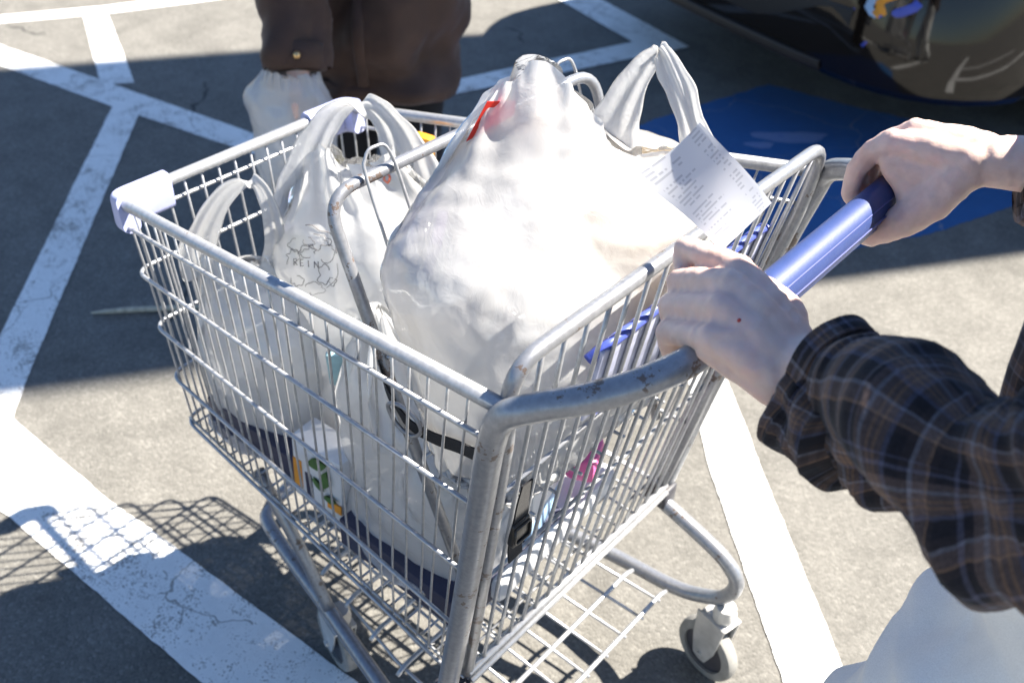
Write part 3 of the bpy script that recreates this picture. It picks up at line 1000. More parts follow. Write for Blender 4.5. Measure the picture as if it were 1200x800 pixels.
def cloth_bag(rings, mouth, solids, clamp, seed, NU=132, NV=66, slack=1.06, wide=1.04, gather=1.34, steps=100, sub=5, grav=.35, crinkle=.026):
    """thin film relaxed over its contents: position based cloth on a tube-shaped grid.
    rings: filled shape of the bag up to its shoulder; mouth: (angles, points) that the gathered
    mouth is held to; solids: ellipsoids of the contents; clamp(X) keeps the film inside cart and walls"""
    rg = np.random.default_rng(seed)
    a = np.linspace(0, 2 * np.pi, NU, endpoint=False)
    z0, z1 = rings[0][2], rings[-1][2]
    ma, mp = mouth
    order = np.argsort(ma); ma = np.array(ma)[order]; mp = np.array(mp, float)[order]
    ext = np.concatenate([ma - 2 * np.pi, ma, ma + 2 * np.pi]); pts = np.vstack([mp, mp, mp])
    M = np.column_stack([np.interp(a, ext, pts[:, k]) for k in range(3)])
    # small accordion pleats in the gathered mouth
    out = np.column_stack([np.cos(a), np.sin(a), 0 * a])
    M = M + out * (.005 * np.sin(a * 17 + rg.random() * 6) + .004 * np.sin(a * 29 + 2 * np.sin(a * 3)))[:, None] + (0, 0, 1) * (.004 * np.sin(a * 11))[:, None]
    vs = np.linspace(0, 1, NV)
    nb = int(NV * .62)
    X = np.zeros((NV, NU, 3))
    for i in range(nb):
        X[i] = ring_at(rings, NU, z0 + (z1 - z0) * i / (nb - 1))
    for i in range(nb, NV):
        t = (i - nb + 1) / (NV - nb)
        X[i] = X[nb - 1] * (1 - t) + M * t
    per = max(np.linalg.norm(np.roll(X[i], -1, 0) - X[i], axis=1).sum() for i in range(nb))
    mper = np.linalg.norm(np.roll(M, -1, 0) - M, axis=1).sum()
    lh = np.full(NV, per * wide / NU)
    for i in range(nb, NV):
        t = (i - nb + 1) / (NV - nb)
        lh[i] = (per * wide * (1 - t) + min(per, mper * gather) * t) / NU
    lh = lh[:, None, None]
    lv = np.linalg.norm(X[1:] - X[:-1], axis=2)
    lv = np.maximum(lv.mean(1, keepdims=True) * .5 + lv * .5, 1e-4) * slack
    X += rg.normal(size=X.shape) * .0012
    noise_ = .010 * fbm(X.reshape(-1, 3) * 16, seed, 3).reshape(NV, NU, 1)
    ctr = X[:, :, :].mean(1, keepdims=True)
    rad = X - ctr; rad[..., 2] = 0; rad /= np.linalg.norm(rad, axis=2, keepdims=True) + 1e-6
    X[1:-1] += (rad * noise_)[1:-1]
    pin = np.zeros((NV, NU), bool); pin[0] = True; pin[-1] = True
    w = (~pin).astype(float)[..., None]
    PINX = X.copy(); PINX[-1] = M; X[-1] = M
    prev = X.copy()
    ld = np.sqrt(((lh[1:] + lh[:-1]) / 2)[..., 0] ** 2 + lv ** 2)
    def con(A, B, wa, wb, L0, kst, kco):
        d = B - A
        n = np.sqrt((d * d).sum(-1, keepdims=True)) + 1e-9
        e = (n - L0)
        k = np.where(e > 0, kst, kco)
        ws = wa + wb; ws = np.where(ws == 0, 1, ws)
        c = d / n * e * k / ws
        return A + c * wa, B - c * wb
    for st in range(steps):
        vel = (X - prev) * .90
        prev = X.copy()
        X = X + vel * w
        X[..., 2] -= grav * .0009 * w[..., 0]
        for it in range(sub):
            for p in (0, 1):                      # around the bag
                Ai = np.arange(p, NU, 2); Bi = (Ai + 1) % NU
                X[:, Ai], X[:, Bi] = con(X[:, Ai], X[:, Bi], w[:, Ai], w[:, Bi], lh, .5, .30)
            for p in (0, 1):                      # up the bag
                Ai = np.arange(p, NV - 1, 2)
                X[Ai], X[Ai + 1] = con(X[Ai], X[Ai + 1], w[Ai], w[Ai + 1], lv[Ai][..., None], .5, .25)
            for sgn in (1, -1):                   # shear
                Y = np.roll(X, -sgn, axis=1); wy = np.roll(w, -sgn, axis=1)
                for p in (0, 1):
                    Ai = np.arange(p, NV - 1, 2)
                    X0, Y1 = con(X[Ai], Y[Ai + 1], w[Ai], wy[Ai + 1], ld[Ai][..., None], .25, .04)
                    X[Ai] = X0; Y[Ai + 1] = Y1
                    X = np.where(False, X, X); Xn = np.roll(Y, sgn, axis=1); X[Ai + 1] = Xn[Ai + 1]
                    Y = np.roll(X, -sgn, axis=1)
            # bending: keep second neighbours apart
            B2 = np.roll(X, -3, axis=1)
            d = B2 - X; n = np.linalg.norm(d, axis=2, keepdims=True) + 1e-9
            e = np.minimum(n - 2.55 * lh, 0) * .03
            c = d / n * e
            X = X + c * w - np.roll(c, 3, axis=1) * w
            c3 = X[3:] - X[:-3]; n = np.linalg.norm(c3, axis=2, keepdims=True) + 1e-9
            e = np.minimum(n - 2.5 * lv[1:-1][..., None], 0) * .03
            c = c3 / n * e
            X[:-3] += c * w[:-3]; X[3:] -= c * w[3:]
            for (c0, r0) in solids:
                q = (X - np.array(c0)) / np.array(r0)
                dd = np.sqrt((q * q).sum(-1, keepdims=True)) + 1e-9
                ins = (dd < 1) & (w > 0)
                X = np.where(ins, np.array(c0) + q / dd * np.array(r0), X)
            X = np.where(w > 0, clamp(X), X)
    # finer grid, then the small straight-edged facets of crinkled film
    Xu = np.empty((NV, NU * 2, 3))
    nx = np.roll(X, -1, 1); n2 = np.roll(X, -2, 1); p1_ = np.roll(X, 1, 1)
    Xu[:, 0::2] = X; Xu[:, 1::2] = (X + nx) * .5625 - (p1_ + n2) * .0625
    NU = NU * 2
    Y_ = np.empty((NV * 2 - 1, NU, 3)); Y_[0::2] = Xu; Y_[1::2] = (Xu[1:] + Xu[:-1]) / 2
    NV = NV * 2 - 1
    du = np.roll(Y_, -1, 1) - np.roll(Y_, 1, 1); dv = np.gradient(Y_, axis=0)
    nr = np.cross(du, dv); nr /= np.linalg.norm(nr, axis=2, keepdims=True) + 1e-9
    V = Y_.reshape(-1, 3)
    cr = crumple(V, seed + 3, 34, 8.0, 46.0, .012) * crinkle
    cr = cr.reshape(NV, NU); cr[0] = 0; cr[-1] *= .3
    V = (Y_ + nr * cr[..., None]).reshape(-1, 3)
    F = [[i * NU + j, i * NU + (j + 1) % NU, (i + 1) * NU + (j + 1) % NU, (i + 1) * NU + j] for i in range(NV - 1) for j in range(NU)]
    F.append(list(range(NU))[::-1])
    return V, F

def ribbon(path, w, seed, per=10, face=(.757, .653, .04)):
    """flat film strap with a few lengthwise folds; its width lies along face"""
    P = catmull(path, per)
    n = len(P)
    w = np.interp(np.linspace(0, 1, n), np.linspace(0, 1, len(w)), w)
    T, A, B = frames(P, False, face)
    sg = 17
    x = np.linspace(-1, 1, sg)
    V = []; F = []
    rg = np.random.default_rng(seed)
    p1, p2, p3 = rg.random(3) * 6
    s_ = np.linspace(0, 1, n)
    for i in range(n):
        q = x + .10 * math.sin(5 * s_[i] + p1) * (1 - x * x)
        fold = .055 * np.abs(((q * .9 + .25 * math.sin(4 * s_[i] + p2)) % 1.0) - .5) * 2 + .022 * np.sin(q * 8 + 3 * s_[i] + p3) + .03 * math.sin(9 * s_[i] + p1)
        edge = (.10 * np.sin(s_[i] * 23 + np.sign(x) * 2 + p1) + .06 * np.sin(s_[i] * 51 + p2 + x)) * np.abs(x)
        for k in range(sg):
            V.append(P[i] + A[i] * w[i] * .5 * (x[k] * (1 + edge[k] * .6)) + B[i] * w[i] * 1.25 * (fold[k] - .08))
    for i in range(n - 1):
        for j in range(sg - 1):
            a_ = i * sg + j
            F.append([a_, a_ + 1, a_ + sg + 1, a_ + sg])
    return np.array(V), F

def plastic_bag(name_label, origin, rings, mouth, solids, clamp, seed=1, handles=(), film='film', **kw):
    root = empty('plastic_bag', origin)
    tag(root, name_label, 'plastic bag', 'white grocery bags')
    V, F = cloth_bag(rings, mouth, solids, clamp, seed, **kw)
    body = link('film', V, F, film, root)
    for i, (path, w) in enumerate(handles):
        HV, HF = ribbon(path, w, seed * 3 + i)
        o = link('bag_handle', HV, HF, 'film_handle', root)
        th = o.modifiers.new('thick', 'SOLIDIFY'); th.thickness = .0008
    return root, body, (V, F)

def in_basket(X):
    """keep film inside the wire basket"""
    X = X.copy()
    t = np.clip(-X[..., 0] / .79, 0, 1); dep = np.clip((.95 - X[..., 2]) / .55, 0, 1)
    ymax = (.304 - .087 * t) * (1 - dep) + (.24 - .037 * t) * dep - .008
    low = X[..., 2] < (.985 - .158 * t)
    X[..., 1] = np.where(low, np.clip(X[..., 1], -ymax, ymax), X[..., 1])
    xmin = np.interp(X[..., 2], [.42, .83], [-.757, -.80])
    X[..., 0] = np.where(low, np.maximum(X[..., 0], xmin), X[..., 0])
    X[..., 2] = np.maximum(X[..., 2], .432)
    return X

def in_seat(X):
    """between the rear gate and the seat back"""
    X = in_basket(X)
    X[..., 2] = np.maximum(X[..., 2], .712)
    X[..., 1] = np.where(X[..., 2] < .88, np.maximum(X[..., 1], -.212), X[..., 1])
    gx = -.105 + .104 * (X[..., 2] - .392) / .638 - .010
    X[..., 0] = np.where(X[..., 2] < 1.04, np.minimum(X[..., 0], gx), X[..., 0])
    sx = -.125 - .198 * (X[..., 2] - .545) / .497 + .010
    X[..., 0] = np.where((X[..., 2] < 1.02), np.maximum(X[..., 0], sx), X[..., 0])
    return X

def mouth_path(pts, share, sep=.010, n=60):
    """mouth pressed flat along a path; share says how much of the edge lies before each point"""
    pts = np.array(pts, float); share = np.cumsum([0] + list(share)); share = share / share[-1]
    d_ = pts[-1] - pts[0]; nrm_ = np.array((-d_[1], d_[0], 0)); nrm_ /= np.linalg.norm(nrm_) + 1e-9
    if nrm_[0] < 0:
        nrm_ = -nrm_
    ang = []; out = []
    for side_ in (1, -1):
        for k in range(n):
            t = k / (n - 1)
            p = np.array([np.interp(t, share, pts[:, c]) for c in range(3)]) + nrm_ * sep * side_ * math.sin(math.pi * t)
            ang.append((-math.pi / 2 + side_ * math.pi * (.01 + .98 * t)) % (2 * math.pi)); out.append(p)
    return ang, out

def mouth_line(A_, B_, dip, gatherA=.42, gatherB=.36, sep=.012, n=40, tilt=0.0):
    """mouth pressed flat into a line from A_ to B_ with a dip between; most of the edge gathers at the two ends.
    angles run from the -y end round by the gate side (+x) and back"""
    A_, B_, dip = map(lambda p: np.array(p, float), (A_, B_, dip))
    ang = []; pts = []
    for side_ in (1, -1):
        for k in range(n):
            t = k / (n - 1)
            if t < gatherA: u = .10 * t / gatherA
            elif t > 1 - gatherB: u = .90 + .10 * (t - 1 + gatherB) / gatherB
            else: u = .10 + .80 * (t - gatherA) / (1 - gatherA - gatherB)
            p = (1 - u) ** 2 * A_ + 2 * u * (1 - u) * dip + u * u * B_
            p = p + np.array((sep * side_, -sep * side_ * .5, 0)) * math.sin(math.pi * min(1, max(0, t)) )
            a_ = -math.pi / 2 + side_ * math.pi * (.02 + .96 * t)
            ang.append(a_ % (2 * math.pi)); pts.append(p)
    return ang, pts

# the big bag standing in the child seat
big_rings = [(-.135, .00, .715, .070, .170), (-.145, .00, .76, .095, .205), (-.155, .00, .82, .110, .225), (-.165, .00, .88, .125, .235), (-.178, .002, .94, .138, .235), (-.190, .004, .985, .146, .225), (-.198, .0, 1.03, .138, .205)]
plastic_bag('large bulging white bag with a twisted peak, filling the child seat by the handle', (-.15, 0, .70), big_rings,
            mouth_path([(-.262, -.110, 1.062), (-0.246, -0.075, 1.112), (-0.226, -0.053, 1.152), (-0.205, -0.040, 1.180), (-0.190, -0.020, 1.166), (-0.164, 0.010, 1.130), (-0.152, 0.030, 1.080), (-0.129, 0.060, 1.060), (-0.104, 0.090, 1.058), (-0.080, 0.130, 1.056), (-.060, .170, 1.025)], (1.3, 1.1, .8, .6, 1.0, 1.0, .9, 1.0, 1.2, 1.4)),
            [((-.165, -.045, .87), (.118, .175, .165)), ((-.150, .085, .87), (.110, .145, .160)), ((-.212, -.07, .985), (.090, .115, .090)), ((-.150, .06, .975), (.105, .150, .080)), ((-.205, -.145, .945), (.09, .085, .095))], in_seat, 11,
            handles=(([(-0.160, 0.062, 1.035), (-0.170, 0.075, 1.072), (-0.163, 0.083, 1.110), (-0.148, 0.090, 1.147), (-0.136, 0.094, 1.166), (-0.131, 0.096, 1.167), (-0.118, 0.100, 1.148), (-0.102, 0.105, 1.122), (-0.090, 0.112, 1.092), (-0.082, 0.124, 1.060), (-0.088, 0.128, 1.03)], [.085, .062, .044, .031, .021, .021, .030, .033, .030, .040, .06]),
                      ),
            NU=168, NV=84, slack=1.02, wide=1.02, gather=1.45)
# things inside it that show through the film
inn = empty('snack_packet', (-.22, -.03, 1.07)); tag(inn, 'red snack packet whose edge pokes through the top of the large bag', 'snack packet')
ea, eb = np.array((-.2345, -.082, 1.133)), np.array((-.2425, -.106, 1.092))
tw_ = np.array((.49, -.61, .62)); rt_ = np.array((.757, .653, .04))
ea = ea - tw_ * .005 + rt_ * .006; eb = eb - tw_ * .005 + rt_ * .006
tri_ = [ea + tw_ * .004, eb + tw_ * .002, (ea + eb) / 2 + rt_ * .040 - tw_ * .014 + (0, 0, .012), ea + rt_ * .030 - tw_ * .010 + (0, 0, .004)]
V = np.vstack([tri_, np.array(tri_) - np.cross(rt_, eb - ea) / np.linalg.norm(np.cross(rt_, eb - ea)) * .003])
link('wrapper', V, [[0, 1, 2, 3], [7, 6, 5, 4], [0, 4, 5, 1], [1, 5, 6, 2], [2, 6, 7, 3], [3, 7, 4, 0]], 'red', inn, smooth=False)
pur = empty('purple_packet', (-.235, -.13, .95)); tag(pur, 'purple packet showing faintly through the left side of the large bag', 'packet')
MB().add(box((-.238, -.150, .985), (.012, .045, .075), .55, .003, (.5, .25))).build('wrapper', simple('purple_wrapper', (.30, .16, .42), .5), pur)
bread = empty('bread_loaf', (-.15, .08, .82)); tag(bread, 'tan loaf showing faintly through the large white bag', 'bread')
MB().add(remesh(MB().add(sphere((-.15, .07, .90), (.075, .13, .10), 20, 14)).vf(), .01, 3)).build('loaf', 'tan_bread', bread)

# tall printed bag in the middle of the basket
midb = [(-.56, .03, .46, .085, .115), (-.56, .03, .50, .110, .14), (-.56, .03, .58, .122, .152), (-.56, .03, .66, .125, .155), (-.558, .028, .74, .128, .148), (-.556, .028, .82, .115, .130)]
bagB, bodyB, geoB = plastic_bag('tall white bag with a grey doodle print, in the middle of the basket', (-.56, .03, .45), midb,
            mouth_path([(-0.648, -0.030, 0.850), (-0.636, -0.020, 0.880), (-0.600, -0.006, 0.925), (-0.575, 0.006, 0.900), (-0.545, 0.025, 0.895), (-0.515, 0.045, 0.925), (-0.485, 0.058, 0.900), (-.475, .065, .870)], (.8, 1.2, 1.0, .8, 1.0, 1.2, .8)),
            [((-.56, .02, .60), (.115, .14, .14)), ((-.49, .03, .74), (.090, .11, .11)), ((-.585, .01, .74), (.100, .115, .11))], in_basket, 23,
            handles=(([(-0.634, -0.024, 0.80), (-0.628, -0.018, 0.870), (-0.600, -0.005, 0.940), (-0.574, 0.010, 0.978), (-0.541, 0.025, 0.988), (-0.520, 0.040, 0.970), (-0.504, 0.055, 0.930), (-0.478, 0.058, 0.860)], [.10, .066, .040, .032, .032, .040, .060, .09]),))
# small bag at the front with an upright loop handle
fr = [(-.675, -.095, .46, .065, .07), (-.675, -.095, .49, .09, .088), (-.675, -.095, .55, .100, .100), (-.675, -.095, .62, .102, .102), (-.675, -.095, .68, .092, .094)]
plastic_bag('small white bag with one upright loop handle at the front of the basket', (-.675, -.095, .45), fr,
            mouth_path([(-.735, -.150, .725), (-0.722, -0.145, 0.750), (-0.693, -0.130, 0.738), (-0.649, -0.105, 0.740), (-0.624, -0.090, 0.768), (-.615, -.085, .735)], (.9, 1.2, .8, 1.2, .9)),
            [((-.675, -.095, .57), (.094, .094, .11)), ((-.60, -.09, .60), (.085, .085, .11)), ((-.68, -.10, .66), (.075, .075, .06))], in_basket, 37,
            handles=(([(-0.728, -0.146, 0.70), (-0.735, -0.150, 0.735), (-0.715, -0.145, 0.788), (-0.680, -0.130, 0.850), (-0.647, -0.115, 0.884), (-0.628, -0.105, 0.884), (-0.622, -0.095, 0.855), (-0.622, -0.090, 0.805), (-0.626, -0.088, 0.752), (-.63, -.088, .71)], [.08, .060, .042, .032, .024, .022, .024, .029, .042, .065]),),
            film='film_thin', NU=112, NV=56)
# low bag lying against the side nearest the camera
low = [(-.325, -.075, .46, .085, .085), (-.325, -.075, .50, .125, .110), (-.325, -.075, .57, .145, .118), (-.325, -.075, .64, .140, .118), (-.33, -.07, .70, .115, .105)]
plastic_bag('sagging translucent white bag under the child seat, behind the side wires', (-.335, -.075, .45), low,
            mouth_line((-.42, -.09, .775), (-.30, -.04, .745), (-.36, -.06, .74), .36, .36),
            [((-.325, -.075, .56), (.125, .105, .11)), ((-.24, -.10, .58), (.08, .09, .10)), ((-.40, -.08, .63), (.07, .085, .09))], in_basket, 51, film='film_thin')
# another one behind, at the far side
far = [(-.36, .10, .46, .09, .08), (-.36, .10, .52, .125, .105), (-.36, .10, .62, .13, .115), (-.36, .10, .72, .115, .105)]
plastic_bag('white bag wedged at the far side of the basket behind the printed bag', (-.36, .10, .45), far,
            mouth_line((-.42, .07, .86), (-.36, .13, .84), (-.39, .10, .82), .4, .4), [((-.36, .10, .60), (.115, .10, .14))], in_basket, 63, NU=90, NV=44)

# grey doodle and letters printed on the tall bag: strokes laid on its surface
bvh = BVHTree.FromPolygons([Vector(v) for v in geoB[0]], geoB[1])
eye = Vector((0.43435, -0.83580, 1.61037))
def on_bag(u, v):
    """local print coordinates (metres) to a point on the film"""
    cpt = Vector((-.545, -.09, .78))
    ax, ay = Vector((.757, .653, .04)), Vector((-.45, .45, .77))
    q = cpt + ax * u + ay * v
    d = Vector((-.50, .60, -.62)).normalized()
    hit = bvh.ray_cast(q - d * .4, d)
    if hit[0] is None:
        return None
    nrm = hit[1] if hit[1].dot(d) < 0 else -hit[1]
    return np.array(hit[0] + nrm * .0012)
def print_stroke(pts, r, mat, name='print_stroke'):
    P = [on_bag(*p) for p in pts]
    P = [p for p in P if p is not None]
    if len(P) < 3:
        return
    MB().add(tube(np.array(P), r, 5, flat=.5)).build(name, mat, bagB)
rg = np.random.default_rng(4)
def blob(cu, cv, ru, rv, seed, n=28, a0=0, a1=2 * np.pi, wob=.25):
    a = np.linspace(a0, a1, n)
    w = 1 + wob * vnoise(np.column_stack([np.cos(a) * 1.8 + seed, np.sin(a) * 1.8, a * 0]), seed)
    return list(zip(cu + ru * w * np.cos(a), cv + rv * w * np.sin(a)))
for k, args in enumerate([(.0, .006, .040, .046, 1), (-.014, .030, .018, .010, 2), (.012, .034, .016, .010, 3), (.024, .018, .012, .012, 4), (-.028, .012, .010, .010, 5), (-.002, .018, .012, .008, 6),
                          (.020, -.014, .010, .012, 7), (.032, -.022, .006, .006, 8), (-.022, -.020, .010, .008, 9), (.004, -.034, .014, .008, 10)]):
    full_ = k not in (0, 3)
    if k == 0:
        print_stroke(blob(*args, a0=.2, a1=1.7), .0008, 'ink'); print_stroke(blob(*args, a0=-1.0, a1=-.1), .0007, 'ink')
    else:
        print_stroke(blob(*args, a0=args[4], a1=args[4] + (5.2 if full_ else 4.0), wob=.5), .00055, 'ink')
def letter(ch, u0, v0, s):
    G = {'R': [[(0, 0), (0, .5), (0, 1)], [(0, 1), (.5, .95), (.55, .72), (.3, .5), (0, .5)], [(.25, .5), (.4, .25), (.6, 0)]],
         'E': [[(0, 0), (0, .5), (0, 1)], [(0, 1), (.3, 1), (.55, 1)], [(0, .5), (.25, .5), (.45, .5)], [(0, 0), (.3, 0), (.55, 0)]],
         'I': [[(.2, 0), (.2, .5), (.2, 1)]],
         'N': [[(0, 0), (0, .5), (0, 1)], [(0, 1), (.3, .5), (.6, 0)], [(.6, 0), (.6, .5), (.6, 1)]]}[ch]
    for st in G:
        print_stroke([(u0 + p[0] * s, v0 + p[1] * s) for p in st], .00065, 'ink', 'print_letter')
for i, ch in enumerate('REIN'):
    letter(ch, -.026 + i * .0105, .001 - .0016 * i, .009)

# groceries seen between the wires
def item(name, label, cat, origin, pieces):
    r = empty(name, origin); tag(r, label, cat)
    for nm, vf, mt in pieces:
        MB().add(vf).build(nm, mt, r, sharp=40)
    return r
item('navy_carton', 'flat navy blue carton on the basket floor at the front', 'carton', (-.62, -.09, .43), [('carton_body', box((-.60, -.075, .4525), (.26, .22, .055), 0, .003), 'navy')])
item('navy_carton', 'dark blue flat carton on the basket floor under the sagging bag', 'carton', (-.27, -.09, .43), [('carton_body', box((-.275, -.08, .4255), (.24, .24, .055), 0, .003), 'navy')])
lc = item('food_carton', 'white carton with green leaf and orange print, upright behind the side wires', 'carton', (-.47, -.16, .43), [('carton_body', box((-.462, -.158, .475), (.10, .05, .13), .08, .003, (0, .05)), 'white_carton'),
      ('orange_panel', box((-.500, -.187, .466), (.016, .002, .06), .08, 0, (0, .05)), 'orange'), ('orange_panel', box((-.425, -.182, .440), (.028, .002, .018), .08, 0, (0, .05)), 'orange')])
for (lx, lz, ln, an) in ((-.452, .515, .05, .5), (-.437, .492, .045, 1.3), (-.455, .47, .03, -.6), (-.43, .455, .03, .2)):
    V = []
    for t in np.linspace(0, 1, 7):
        w = ln * .22 * math.sin(math.pi * min(.98, t + .02))
        for sg_ in (-1, 1):
            px, pz = (t - .5) * ln, sg_ * w
            V.append((lx + px * math.cos(an) - pz * math.sin(an), -.1875 - .0, lz + px * math.sin(an) + pz * math.cos(an)))
    F = [[2 * i, 2 * i + 2, 2 * i + 3, 2 * i + 1] for i in range(6)]
    V = np.array(V); n = len(V)
    V2 = np.vstack([V, V + (0, .003, 0)])
    link('leaf_print', V2, F + [[a_ + n for a_ in f[::-1]] for f in F], 'green', lc)
item('pink_packet', 'small pink packet lying under the child seat near the rear gate', 'packet', (-.172, .10, .50), [('wrapper', box((-.172, .10, .512), (.05, .07, .045), .4, .012), 'pink')])
item('milk_carton', 'white carton standing behind the rear gate under the seat', 'carton', (-.20, -.02, .41), [('carton_body', box((-.21, -.01, .53), (.09, .09, .22), .25, .004), 'white_carton'), ('blue_panel', box((-.21, -.01, .47), (.092, .092, .05), .25, .004), 'lightblue')])
item('blue_packet', 'pale blue packet lying on the basket floor behind the rear gate', 'packet', (-.18, .08, .42), [('wrapper', box((-.19, .02, .425), (.09, .30, .05), .05, .012), 'white_carton')])
item('olive_jar_lid', 'olive green pack peeking out of the small front bag', 'packet', (-.64, -.03, .70), [('wrapper', box((-.655, -.045, .735), (.05, .05, .03), .6, .008), 'olive')])
item('teal_packet', 'teal packet between the printed bag and the low bag', 'packet', (-.45, -.12, .60), [('wrapper', box((-.468, -.118, .650), (.030, .012, .07), .7, .004, (.2, 0)), 'teal')])
item('orange_packet', 'orange packet at the far rim of the basket', 'packet', (-.62, .20, .84), [('wrapper', box((-.60, .195, .835), (.035, .02, .05), .2, .005), 'orange')])
# coral print on the printed bag
for (u, v) in ((.098, .128), (.112, .122)):
    print_stroke(blob(u, v, .004, .006, 3, 10), .002, 'coral')

# ------------------------------------------------------------------ people
def ring_loft(path, ra, rb, seg=64, up=None, wr=0.0, seed=0, uvs=1.0, a_seam=0.0, caps=True, fold=(14, 5, 14), crease=0.0):
    """cloth tube along a path with folds; returns V, F, uv (metres along, metres around)"""
    P = np.asarray(path, float); n = len(P)
    T, A, B = frames(P, False, up)
    ds = np.concatenate([[0], np.cumsum(np.linalg.norm(np.diff(P, axis=0), axis=1))])
    ang = np.linspace(0, 2 * np.pi, seg + 1) + a_seam
    V = np.zeros((n, seg + 1, 3)); UV = np.zeros((n, seg + 1, 2))
    for i in range(n):
        V[i] = P[i] + ra[i] * np.cos(ang)[:, None] * A[i] + rb[i] * np.sin(ang)[:, None] * B[i]
        UV[i, :, 0] = ds[i]; UV[i, :, 1] = (ang - a_seam) * (np.mean(ra) + np.mean(rb)) / 2
    V = V.reshape(-1, 3)
    C = np.repeat(P, seg + 1, axis=0)
    out = V - C; out /= np.linalg.norm(out, axis=1, keepdims=True) + 1e-9
    if wr:
        Tt = np.repeat(T, seg + 1, axis=0)
        along = (V * Tt).sum(1)[:, None] * Tt
        q = (V - along) * fold[0] * .6 + along * fold[2] + vnoise(V * 9, seed)[:, None] * .5
        d = wr * (ridge(q, seed, 2) * .5 + .6 * fbm(V * fold[1], seed + 3, 3))
        if crease:
            d += crease * crumple(V, seed + 5, 14, 4, 14)
        w = np.ones(len(V))
        V = V + out * (d * w)[:, None]
    # close the seam
    Vg = V.reshape(n, seg + 1, 3); Vg[:, -1] = Vg[:, 0]
    F = []
    for i in range(n - 1):
        for j in range(seg):
            a = i * (seg + 1) + j
            F.append([a, a + 1, a + seg + 2, a + seg + 1])
    return Vg.reshape(-1, 3), F, UV.reshape(-1, 2)

def spline_r(vals, n):
    return np.interp(np.linspace(0, 1, n), np.linspace(0, 1, len(vals)), vals)

def finger(mb, pts, r0, r1):
    n = len(pts)
    limb(mb, pts, list(np.linspace(r0, r1, n)), 12)

def add_head(mb, c, fwd, h=.235):
    """skull, jaw, nose, ears and brow around centre c, facing fwd"""
    c = np.array(c, float); f = np.array(fwd, float); f /= np.linalg.norm(f)
    s = np.cross(f, (0, 0, 1)); s /= np.linalg.norm(s); z = np.array([0, 0, 1.0])
    mb.add(sphere(c + z * .03 - f * .012, (.082, .082, .098), 22, 14))
    for k, r in ((0, .062), (.03, .058), (.05, .045)):
        mb.add(sphere(c - z * (.02 + k * 1.1) + f * (.025 + k * .5), r, 18, 12))
    limb(mb, [c + f * .082 + z * .012, c + f * .100 - z * .012, c + f * .104 - z * .022], [.009, .012, .013], 10)
    for k in (-1, 1):
        mb.add(sphere(c + s * k * .080 - z * .005 - f * .008, (.012, .018, .030), 12, 8))
        limb(mb, [c + f * .079 + s * k * .045 + z * .026, c + f * .086 + s * k * .018 + z * .028], [.010, .010], 10)
        mb.add(sphere(c + f * .062 + s * k * .042 - z * .02, .022, 12, 8))
    limb(mb, [c + f * .082 - s * .02 - z * .052, c + f * .088 - z * .051, c + f * .082 + s * .02 - z * .052], [.008, .010, .008], 10)
    return c, f, s

def head_parts(root, c, f, s, shade_hair=False):
    z = np.array([0, 0, 1.0])
    for k in (-1, 1):
        e = MB().add(sphere(c + f * .0715 + s * k * .032 + z * .010, .0125, 16, 12)).build('eye', 'eye', root)
        MB().add(sphere(c + f * .0800 + s * k * .032 + z * .010, .0056, 12, 8)).build('iris', 'iris', e)
    mb = MB()
    mb.add(sphere(c + z * .048 - f * .024, (.094, .094, .098), 24, 16))
    mb.add(sphere(c - z * .02 - f * .055, (.072, .072, .085), 20, 14))
    if shade_hair:  # unseen hair lengthened down to the shoulders to keep sun off the sleeve
        limb(mb, [c - f * .06 - z * .02, c - f * .055 - z * .12 + s * .02, c - f * .02 - z * .20 + s * .06], [.075, .085, .05], 16)
        limb(mb, [c - f * .055 - z * .10, c - f * .0 - z * .20 - s * .08], [.08, .05], 16)
    V, F = remesh(mb.vf(), .008, 3)
    Nn = normals(V, F)
    V = V + Nn * (.004 * ridge(V * np.array([40, 40, 9]), 3, 2))[:, None]
    link('hair', V, F, 'hair', root)

def shoe(root, ankle, fwd):
    a = np.array(ankle, float); f = np.array([fwd[0], fwd[1], 0.0]); f /= np.linalg.norm(f)
    mb = MB()
    limb(mb, [a + (0, 0, -.005), a * (1, 1, 0) + (0, 0, .045) - f * .03, a * (1, 1, 0) + (0, 0, .045) + f * .07, a * (1, 1, 0) + f * .15 + (0, 0, .036)], [.05, .046, .045, .040], 14)
    V, F = remesh(mb.vf(), .008, 4)
    V[:, 2] = np.maximum(V[:, 2], .014)
    sh = link('shoe', V, F, 'shoe', root)
    outl = []
    sd_ = np.cross(f, (0, 0, 1))
    for k in range(26):
        t = 2 * math.pi * k / 26
        outl.append(a * (1, 1, 0) + f * (.06 + .135 * math.cos(t)) + sd_ * (.047 * math.sin(t) * (1 - .12 * math.cos(t))))
    n = len(outl)
    V = [tuple(p + (0, 0, .002)) for p in outl] + [tuple(p + (0, 0, .022)) for p in outl]
    F = [list(range(n))[::-1], list(range(n, 2 * n))] + [[i, (i + 1) % n, (i + 1) % n + n, i + n] for i in range(n)]
    link('sole', np.array(V), F, 'sole', sh, sharp=40)

# ---- the person pushing the cart
pusher = empty('person', (.48, 0, 0))
tag(pusher, 'person in a dark plaid flannel shirt and pale trousers pushing the cart', 'person')
mb = MB()
